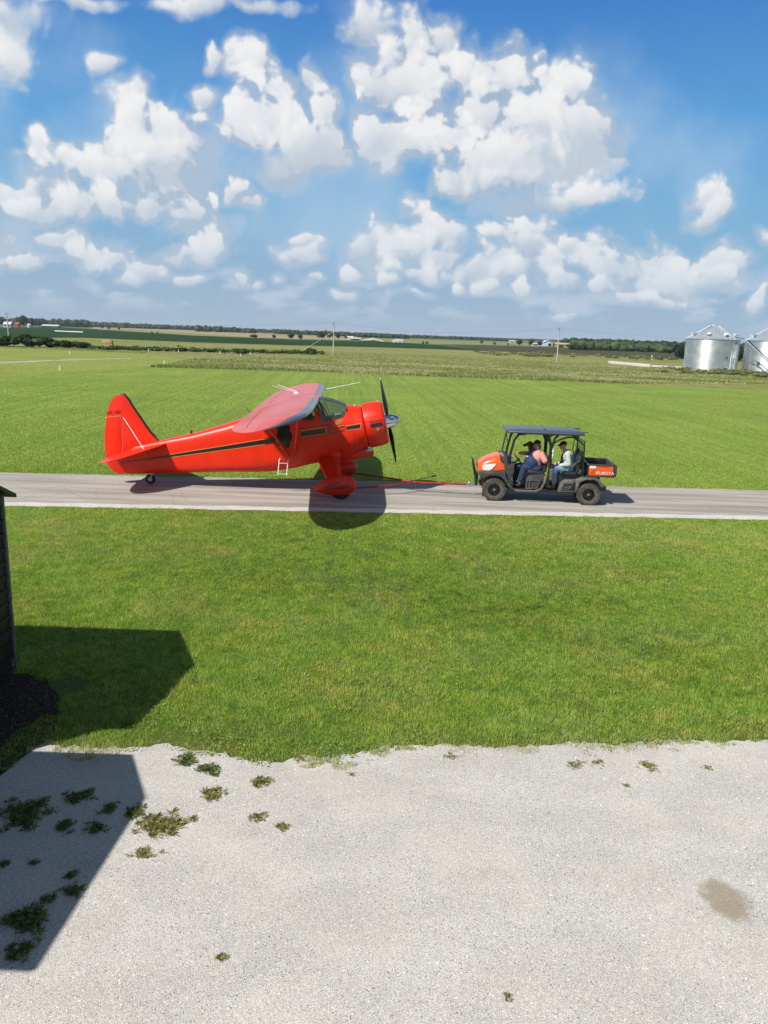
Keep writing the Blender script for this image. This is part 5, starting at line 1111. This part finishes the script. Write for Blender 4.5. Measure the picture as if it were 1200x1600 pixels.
# ------------------------------------------------------------------ silos
galv, t, b_ = newmat('galvanised_steel')
v = texco(t); b_.inputs['Metallic'].default_value = .85; b_.inputs['Roughness'].default_value = .38
sp = N(t, 'ShaderNodeSeparateXYZ'); t.links.new(v, sp.inputs[0])
w1 = math_(t, 'SINE', math_(t, 'MULTIPLY', sp.outputs[2], 55)); ringf = math_(t, 'FRACT', math_(t, 'MULTIPLY', sp.outputs[2], .9))
cl_ = mix(t, maprange(t, noise(t, v, .8, 4), .35, .65), (.56,.61,.65), (.70,.74,.77)); cl_ = mix(t, maprange(t, ringf, .0, .05, .35, 0), cl_, (.3,.33,.36)); t.links.new(cl_, b_.inputs['Base Color'])
bumpn(t, b_, w1, 1.0, .007)
galvr = mat('galvanised_roof', (.48,.54,.60), .45, metal=.6, var=.08, vscale=1)
def silo(name, x, y, label, sign=False):
    root = empty(name, (x,y,0), 0, label, 'silo', 'grain silos'); Rr = 4.75; EH = 5.75; PH = 8.45
    b = MB(); b.lathe([(Rr,0),(Rr,EH)], 96); b.build('wall', galv, root, smooth=True)
    b = MB(); b.lathe([(Rr+.12,EH-.06),(Rr+.14,EH),(.75,PH-.22),(.72,PH-.05),(.4,PH),(0,PH+.03)], 30); rf__ = b.build('roof', galvr, root, smooth=True, angle=8)
    b = MB()
    for k in range(30):
        a = 2*math.pi*k/30; b.tube([((Rr+.1)*math.cos(a),(Rr+.1)*math.sin(a),EH+.03),(.8*math.cos(a),.8*math.sin(a),PH-.18)], .035, 4)
    b.build('roof_rib', galvr, rf__)
    for k in range(7):
        a = -math.pi/2+(k-3)*.78+.2; rr_ = Rr*.80; z = EH+(PH-EH)*(1-.80)+.1
        b = MB(); b.box((rr_*math.cos(a),rr_*math.sin(a),z+.22),(.55,.5,.42), rz=a); b.box((rr_*math.cos(a)*1.06,rr_*math.sin(a)*1.06,z+.34),(.5,.6,.16), rz=a, ry=.5); b.build('roof_vent', white if k in (2,3) else galvr, rf__, bevel=.05)
    b = MB()
    for k in range(24): a = 2*math.pi*k/24; b.tube([((Rr+.04)*math.cos(a),(Rr+.04)*math.sin(a),0),((Rr+.04)*math.cos(a),(Rr+.04)*math.sin(a),.45)], .05, 4)
    b.build('anchor', galvr, root)
    if sign:
        a = math.atan2(-.84,.55); n_ = Vector((math.cos(a),math.sin(a),0)); tn = Vector((-n_.y,n_.x,0))
        b = MB(); c = n_*(Rr+.06); b.box((c.x,c.y,EH-.55),(.03,1.15,.62), rz=a); sg_ = b.build('sign', white, root)
        b = MB(); c2 = n_*(Rr+.08)
        b.tube([tuple(c2+tn*.42*math.cos(q)+Vector((0,0,EH-.53+.2*math.sin(q)))) for q in [2*math.pi*k/24 for k in range(25)]], .035, 4, caps=False); b.box((c2.x,c2.y,EH-.53),(.02,.5,.12), rz=a); b.build('sign_emblem', blk, sg_)
        a = math.atan2(-.93,.36); n_ = Vector((math.cos(a),math.sin(a),0)); tn = Vector((-n_.y,n_.x,0)); c = n_*(Rr+.25)
        b = MB(); b.tube([(c.x,c.y,0),(c.x,c.y,3.1),(c.x+.35,c.y,3.0)], .07, 6); b.ball((c.x+.4,c.y,2.7),.16,8); b.tube([(c.x,c.y,3.0),(c.x,c.y,3.6)], .03, 5); b.build('fill_pipe', white, root, smooth=True)
        for dz in (.9,1.5): cc = n_*(Rr+.06)-tn*.85; b = MB(); b.box((cc.x,cc.y,dz),(.06,.36,.18), rz=a); b.build('hatch', white, root, bevel=.02)
        cc = n_*(Rr+.05)-tn*.8; b = MB(); b.ball((cc.x,cc.y,2.5),.18,8); b.box((cc.x,cc.y,.35),(.2,.5,.5), rz=a); b.build('gauge', blk, root, smooth=True)
        b = MB(); b.ball((c.x-.1,c.y-.2,.3),(.45,.4,.35),10); b.box((c.x+.8,c.y-.1,.3),(.6,.5,.5)); b.build('fan', galvr, root, smooth=True)
    else:
        pass
        b = MB(); b.lathe([(0,0),(.28,0),(.28,.08),(0,.08)], 28, (-Rr*.78,-Rr*.66,1.7), (-.65,-.76,0)); b.build('shadow_disc', mat('shadow_disc_steel', (.12,.13,.15), .6, metal=.5), root, smooth=True)  # dark disc standing in for the shadow of the neighbouring silo
    return root
silo('grain_silo', 61.0, 149.3, 'shiny galvanised grain silo with a small white sign, the one fully in view', True)
silo('grain_silo', 71.5, 147.5, 'galvanised grain silo behind a slanting conveyor, cut by the right edge')
au = empty('conveyor', (66.5,141.5,0), 0, 'slanting metal grain conveyor leaning in front of the right hand silo', 'conveyor'); of = (66.5,141.5,0)
b = MB(); b.tube([(64.3,143.0,5.7),(69.5,139.8,.5)], .13, 8); b.build('tube', galvr, au, smooth=True, off=of)
b = MB(); b.tube([(64.75,143.2,5.75),(69.95,140.0,.6)], .08, 8); b.tube([(64.2,143.2,5.95),(62.6,143.5,6.2)], .06, 6); b.build('rail', blk, au, off=of)
# low concrete wall, post
A_, B_, C_ = G(951,568), G(1016,574), G(1072,576.5)
o = empty('concrete_wall', (*A_,0), 0, 'low pale concrete bunker wall in the meadow left of the silos', 'wall'); b = MB()
for p, q in ((A_,B_),((B_[0]+.3,B_[1]+.2),C_)):
    d_ = Vector((q[0]-p[0],q[1]-p[1],0)); L_ = d_.length; b.box(((p[0]+q[0])/2,(p[1]+q[1])/2,.28),(L_,.3,.62 if p == A_ else .35), rz=math.atan2(d_.y,d_.x))
b.build('slab', concrete, o, off=(*A_,0), bevel=.03)
woodp = mat('pole_wood', (.42,.40,.37), .85, var=.2, vscale=3)
# ------------------------------------------------------------------ utility poles
def pole(px, py, h, label, arms=(), tilt=0, guys=()):
    x, y = G(px, py); root = empty('utility_pole', (x,y,0), 0, label, 'utility pole', 'utility poles along the meadow')
    b = MB(); b.tube([(0,0,-.2),(0,0,h)], [.17,.11], 10); b.build('post', woodp, root, smooth=True)
    for z, w_ in arms:
        b = MB(); b.box((0,-.12,z),(w_,.1,.12))
        for k in (-1,-.5,.5,1): b.tube([(k*w_*.46,-.12,z+.05),(k*w_*.46,-.12,z+.25)], .05, 6)
        b.build('crossarm', woodp, root)
    b = MB(); b.tube([(0,-.1,h-.3),(-.35,-.1,h+.05)], .05, 6); b.tube([(.05,-.1,h),(.05,-.1,h+.35)], .04, 6); b.ball((-.35,-.1,h+.05),.09,6); b.build('insulator', blk, root)
    for (gx_, gy_) in guys: b = MB(); b.tube([(0,0,h*.75),(gx_,gy_,0)], .014, 4); b.build('guy_wire', steel, root)
    return (x, y, h)
pA = pole(14,533,6.6,'grey wooden utility pole with two crossarms at the left edge beside the hedge',arms=((6.3,1.9),(5.4,1.6)))
pB = pole(521,553.5,6.6,'slim utility pole held by guy wires in the middle of the meadow', guys=((-7.5,-2),(-4.5,2)))
pC = pole(870,565.5,7.0,'slim utility pole standing in the meadow left of the silos')
b = MB()
for (a, c) in ((pA,pB),(pB,pC),(pC,(120,176,7))):
    b.tube([(a[0]+(c[0]-a[0])*k/16, a[1]+(c[1]-a[1])*k/16-.1, a[2]+.2+(c[2]-a[2])*k/16-1.6*(1-((k-8)/8)**2)) for k in range(17)], .012, 3)
o = b.build('power_line', blk, None, off=(0,176,6)); o.location = (0,176,6); tag(o, 'thin dark wire running from pole to pole over the meadow', 'wire')
bp = Vector((pB[0]-1.75, pB[1]-.1, 5.02)); b = MB(); b.ball((0,0,0), .27, 12); o = b.build('marker_ball', mat('marker_red', (.65,.05,.05), .4), None, smooth=True); o.location = bp; tag(o, 'red ball marker hanging on the wire left of the middle utility pole', 'marker ball')
# ------------------------------------------------------------------ runway markers
for i, (px, py, lb) in enumerate([(109,553.5,'small white lawn marker above the left end of the light path'),(94,578.5,'small white lawn marker left of the others, nearest the camera'),(257,569,'small white marker at the near corner of the rough meadow'),
  (232,548.5,'white marker by the shrubs, first of the row from the left'),(256,549,'white marker by the shrubs, second of the row from the left'),(279,550,'white marker by the shrubs, third of the row from the left'),(344,552.5,'white marker by the shrubs, fourth of the row from the left'),(376,556.5,'white marker by the shrubs, fifth of the row and a little nearer'),(391,554,'white marker by the shrubs, sixth and last of the row')]):
    x, y = G(px, py); b = MB(); hgt = .5; b.lathe([(.10,0),(.10,.05),(.055,hgt*.5),(.045,hgt),(0,hgt+.02)], 8); o = b.build('lawn_marker', white, None, smooth=True); o.location = (x,y,0); tag(o, lb, 'marker', 'white markers round the airfield lawn')
x, y = G(1018,563); b = MB(); b.tube([(0,0,0),(0,0,1.0)], .05, 6); b.ball((0,0,1.1),.22,8); o = b.build('vent_post', white, None, smooth=True); o.location = (x,y,0); tag(o, 'short post with a white head standing behind the low concrete wall', 'post')
x, y = G(168,537); b = MB(); b.box((0,0,.45),(2.6,1.2,.9)); b.box((.3,-.05,.95),(1.4,1.0,.25)); o = b.build('crate', mat('tan_box', (.42,.27,.15), .8, var=.2), None, bevel=.06); o.location = (x,y,0); tag(o, 'tan box standing in the olive field behind the hedge', 'box')
# irrigation pipe in the bean field
x, y = G(86,520.5); x2, y2 = G(130,522.5); b = MB(); b.tube([(x,y,1.0),(x2,y2,1.0)], .25, 5); o = b.build('irrigation_pipe', white, None, off=(x,y,0)); o.location = (x,y,0); tag(o, 'long pale irrigation pipe lying in the dark bean field at the left', 'pipe')
# ------------------------------------------------------------------ farm buildings
wallw = mat('white_wall_paint', (.55,.56,.57), .7, var=.06); roofg = mat('pale_metal_roof', (.5,.51,.52), .5); darko = mat('dark_opening', (.02,.02,.02), .9); bluew = mat('pale_blue_steel', (.48,.58,.68), .5)
yel = mat('ochre_wall', (.45,.36,.16), .8); redr = mat('rust_red', (.35,.07,.04), .7)
def barn(px, py, w, d_, h, rh, label, wm=wallw, rm=roofg, cat='barn', rz=0, op=None, wins=0):
    w *= .6; d_ *= .6; h *= .8; rh *= .7
    x, y = G(px, py); root = empty('barn', (x,y,0), rz, label, cat)
    b = MB(); b.bx(-w/2,w/2,0,d_,-.1,h); b.prism([(-w/2,h),(w/2,h),(0,h+rh)], .0, d_) if d_ > w else None; b.build('wall', wm, root)
    b = MB(); o_ = .4
    if d_ > w:
        for sg in (-1,1): vs = [(0,-o_,h+rh+.1),(sg*(w/2+o_),-o_,h-.05),(sg*(w/2+o_),d_+o_,h-.05),(0,d_+o_,h+rh+.1)]; vs += [(a,b2,c-.12) for a,b2,c in vs]; b.add(vs, [(0,1,2,3),(7,6,5,4),(0,4,5,1),(1,5,6,2),(2,6,7,3),(3,7,4,0)])
    else:
        b.add([(-w/2-o_,-o_,h),(w/2+o_,-o_,h),(w/2+o_,d_/2,h+rh),(-w/2-o_,d_/2,h+rh),(w/2+o_,d_+o_,h),(-w/2-o_,d_+o_,h)], [(0,1,2,3),(3,2,4,5),(1,4,2),(0,3,5),(0,5,4,1)])
    b.build('roof', rm, root)
    if op: b = MB(); b.bx(op[0]*w/2,op[1]*w/2,-.12,.02,0,h*op[2]); b.build('door', darko, root)
    for k in range(wins): b = MB(); xx = -w/2+w*(k+.5)/wins; b.bx(xx-w*.12/wins*2,xx+w*.12/wins*2,-.1,.02,h*.35,h*.75); b.build('window', darko, root)
    return root
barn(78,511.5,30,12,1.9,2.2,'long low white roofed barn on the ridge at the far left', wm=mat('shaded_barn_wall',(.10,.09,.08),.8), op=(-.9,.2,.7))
barn(11,511.5,10,9,3.0,3.2,'small white farmhouse at the left end of the ridge', wins=2, cat='house')
barn(26,511,6,6,3.2,2.5,'rust red shed between the white farmhouse and the long barn', wm=redr, rm=redr, cat='shed')
x, y = G(46,511.8); root = empty('silo', (x,y,0), 0, 'short white farm tank beside the long low barn at the left', 'silo'); b = MB(); b.lathe([(1.8,0),(1.8,2.6)], 24); b.build('wall', wallw, root, smooth=True); b = MB(); b.lathe([(1.9,2.6),(1.2,3.3),(0,3.6)], 24); b.build('roof', wallw, root, smooth=True)
barn(856,541,10,18,3.3,2.2,'pale blue metal barn with a dark open door among the distant trees', wm=bluew, rm=roofg, op=(.05,.8,.75))
barn(837,541,8,6,1.8,.9,'low white outbuilding left of the pale blue barn', cat='shed', wins=1)
barn(879,542.5,14,8,2.3,1.4,'ochre shed right of the pale blue barn', wm=yel, rm=yel, cat='shed', op=(-.6,.1,.6))
barn(893,543.2,5,6,3.0,1.6,'small ochre house with a white front at the right end of the farmyard', wm=yel, rm=wallw, cat='house', wins=1)
barn(800,535.8,9,7,2.2,1.4,'little white house left of the distant farm trees', cat='house', wins=1)
barn(547,531,6,5,2.2,1.2,'small white shed at the left end of the centre farm', cat='shed')
barn(555,531.7,12,6,1.3,1.0,'low grey and white machine shed in the centre of the horizon', wm=mat('grey_shed_wall',(.2,.21,.22),.8), cat='shed', op=(-.5,.6,.7))
x, y = G(624,536); b = MB(); b.box((0,0,1.3),(5,2.4,1.8)); b.box((-3.2,0,1.0),(1.6,2.2,1.5)); 
for q in (-2.9,-.9,1.6): b.lathe([(0,-.2),(.5,-.2),(.5,.2),(0,.2)], 10, (q,-1.1,.5), (0,1,0))
o = b.build('truck', wallw, None, bevel=.1); o.location = (x,y,0); tag(o, 'tiny white truck raising dust in the pale field near the horizon', 'truck')
x, y = G(582,533.5); b = MB(); b.tube([(-7,0,.3),(-3,1,.7),(0,0,1.1),(4,1,.6),(7,0,.2)], [.3,.7,1.0,.7,.3], 8, flat=1); o = b.build('earth_mound', mat('pale_spoil', (.5,.46,.38), .9, var=.2), None, smooth=True); o.location = (x,y,0); tag(o, 'pale heap of earth beside the distant track in the centre', 'mound')
# ------------------------------------------------------------------ trees
TR = [(36,510.5,21,22,dleaf,'large dark tree, leftmost of the two standing on the farm ridge'),(50,511,17.5,16,dleaf,'dark rounded tree right next to the largest one on the farm ridge'),
 (160,514.5,5.5,6,mleaf,'small tree, left one of three in the far pale field'),(170,515,5.8,7.5,mleaf,'small tree, middle one of three in the far pale field'),(186,516,6,6,mleaf,'small tree, right one of three in the far pale field'),
 (238,520.8,3,5,dleaf,'low dark bush alone in the tan field, left of centre'),(246,521,3.2,4,dleaf,'low dark bush right of another in the tan field')]
TR += [(397,529,8,16,gleaf,'grey green tree group at the left end of the middle trees'),(428,530,8,8,dleaf,'narrow dark tree among the middle trees'),(455,531,12,15,dleaf,'dark round tree left of the distant tan strip'),(469,531.5,11.5,13,gleaf,'greyish round tree right beside a dark one, left of the middle pole'),(503,531,14.5,17,dleaf,'dark round tree behind the red ball marker'),(515,530.5,15,15,mleaf,'tall green tree just left of the middle utility pole'),(528,530.8,12,13,dleaf,'dark tree just right of the middle utility pole'),(541,530.5,9,10,mleaf,'green tree above the small white shed in the centre'),
 (661,539,7,5,mleaf,'small tree, left one of two in the pale field right of centre'),(667,538.5,6,6,mleaf,'small tree, right one of two in the pale field right of centre'),
 (752,538.2,7.5,8,gleaf,'grey green tree alone in the pale field, left of the distant farm'),(772,539.2,5,9,gleaf,'low brownish bush tree right of the lone grey green tree'),(811,541,13,14,mleaf,'round green tree, left one in front of the distant farm'),(829,541.2,14,13,mleaf,'tall green tree in the middle in front of the distant farm'),(843,541.5,10,11,dleaf,'dark tree touching the pale blue barn'),(794,539.8,3.5,6,dleaf,'low dark bush by the little white house'),(865,542,5,6,mleaf,'small tree right of the pale blue barn door'),(886,543,6,6,dleaf,'dark tree between the ochre shed and the ochre house'),
 (1035,563,0,0,None,'')]
for (px, py, h_, w_, m, lb) in TR:
    if not m: continue
    x, y = G(px, py); k_ = 4.7/(py-522-.0332*(px-600)); tree('tree', x, y, h_*k_*.95, w_*k_*.85, m, lb, 'trees scattered round the distant farms', n=260, trunk=.12)
x, y = G(1063,560.5); tree('bush', x, y, 4.7, 6.5, dleaf, 'big dark rounded tree just left of the near silo', None, n=1100, trunk=.03)
x, y = G(1046,553); tree('tree', x, y, 3.9, 6.5, gleaf, 'grey green rounded tree left of the big dark one by the silo', None, n=700, trunk=.05)
x, y = G(1154,565); tree('tree', x, y, 5.2, 6.5, dleaf, 'dark tree seen between the two silos', None, n=500, trunk=.05)
# hedge
for i, (px, py, h_, w_) in enumerate([(2,541,2.0,4.6),(22,541.6,2.2,4.6),(43,542.2,2.5,5.2),(61,542.8,2.2,4.6),(84,543.2,1.8,4.4),(101,543.6,1.6,4.0),(118,544,1.5,4.0),(134,544.4,1.3,3.6)]):
    nm = ['first','second','third and tallest','fourth','fifth','sixth','seventh','eighth and lowest'][i]
    x, y = G(px, py); tree('bush', x, y, h_, w_, bleaf, 'dark green hedge bush behind the left lawn, %s from the left' % nm, 'hedge bushes behind the left lawn', n=600, trunk=.02, cat='bush')
for i, (px, py, h_, w_) in enumerate([(372,553.5,1.2,2.2),(380,555,1.3,2.2)]):
    x, y = G(px, py); tree('bush', x, y, h_, w_, bleaf, ['left','right'][i]+' one of two green shrubs at the meadow edge above the airplane', None, n=260, trunk=.02, cat='bush')
x, y = G(484,553.5); tree('bush', x, y, 1.3, 3.0, bleaf, 'dark green shrub below the guy wires left of the middle pole', None, n=300, trunk=.02, cat='bush')
dryleaf = leafmat('dry_scrub_leaves', (.08,.10,.03), (.22,.22,.09), .2)
pts_ = []
for k in range(70): px = 145+360*k/70+random.uniform(-4,4); py = np.interp(px,[145,300,500],[545.5,549.5,554]); x, y = G(px, py+random.uniform(-.6,.6)); pts_.append((x,y,.35,random.uniform(1.0,2.0),random.uniform(.35,.75)))
mass('scrub', pts_, bleaf, 'low line of scrub along the far edge of the left lawn', 'scrub', n=70, s=.33)
pts_ = []
for k in range(60): px = random.uniform(740,1060); py = np.interp(px,[740,1060],[553,563])+random.uniform(-4,1.5); x, y = G(px, py); pts_.append((x,y,.4,random.uniform(1.2,2.6),random.uniform(.3,.8)))
mass('field_weeds', pts_, dryleaf, 'dark weeds growing along the edge of the brown crop field', 'weeds', n=50, s=.33)
pts_ = []
for k in range(40): px = 1035+170*random.random(); py = np.interp(px,[1035,1200],[580,588])+random.uniform(-4,2); x, y = G(px, py); pts_.append((x,y,.3,random.uniform(.8,1.8),random.uniform(.3,.6)))
mass('silo_scrub', pts_, dryleaf, 'tangled dry scrub at the foot of the silos', 'scrub', n=60, s=.3)
# distant tree lines

def line(name, spec, m, label, n=60, s=.42):
    pts_ = []
    for (x0px, x1px, ybase, dist, h0, h1, step) in spec:
        px = x0px
        while px < x1px:
            f = (px-x0px)/(x1px-x0px); r_ = ray(px, 522); Y = dist*(1+random.uniform(-.06,.06)); X = r_[0]/r_[1]*Y; hh_ = (h0+(h1-h0)*f)*random.uniform(.75,1.15); w = hh_*random.uniform(.5,.95)
            pts_.append((X, Y, hh_*.42, w, hh_*.58)); px += step*random.uniform(.6,1.4)
    return mass(name, pts_, m, label, n=n, s=s)
line('far_woods', [(-200,140,0,1250,11.5,11.5,3.2),(60,260,0,1500,11,9.5,2.8),(230,620,0,1700,9.5,6.2,2.2),(600,1500,0,2100,5.8,5.6,1.6),(-700,-200,0,1500,11,11,9)], dleaf, 'dark blue green line of woods along the horizon', n=34)
line('middle_woods', [(310,350,0,1100,8.4,8,2.6),(345,400,0,1150,7.5,7,2.6),(430,640,0,1250,7.5,5.6,2.4),(560,640,0,1000,5.4,5,2.6),(640,800,0,1300,5.6,4.6,2.4)], dleaf, 'darker broken tree line in front of the horizon woods', n=44)
line('right_woods', [(905,1075,0,480,5.9,5.6,3.2),(885,1300,0,560,6.5,6.6,3),(1170,1500,0,520,6,6,5)], dleaf, 'wood of dark rounded trees on the right, left of the silos', n=110)
line('right_wood_edge', [(900,1045,0,425,5.2,4.4,4.5)], mleaf, 'lighter green rounded trees along the front edge of the right wood', n=120)
# ------------------------------------------------------------------ haze
m = bpy.data.materials.new('haze'); m.use_nodes = True; t = m.node_tree; t.nodes.clear(); mo = N(t,'ShaderNodeOutputMaterial'); pv = N(t,'ShaderNodeVolumePrincipled')
pv.inputs['Color'].default_value = (.75,.85,1,1); pv.inputs['Density'].default_value = .00010; t.links.new(pv.outputs[0], mo.inputs['Volume'])
b = MB(); b.bx(-9200,9200,-320,14200,-1.2,40); o = b.build('haze', m, None); tag(o, kind='stuff')
o['label'] = 'thin pale air haze over the far fields'; o['category'] = 'haze'
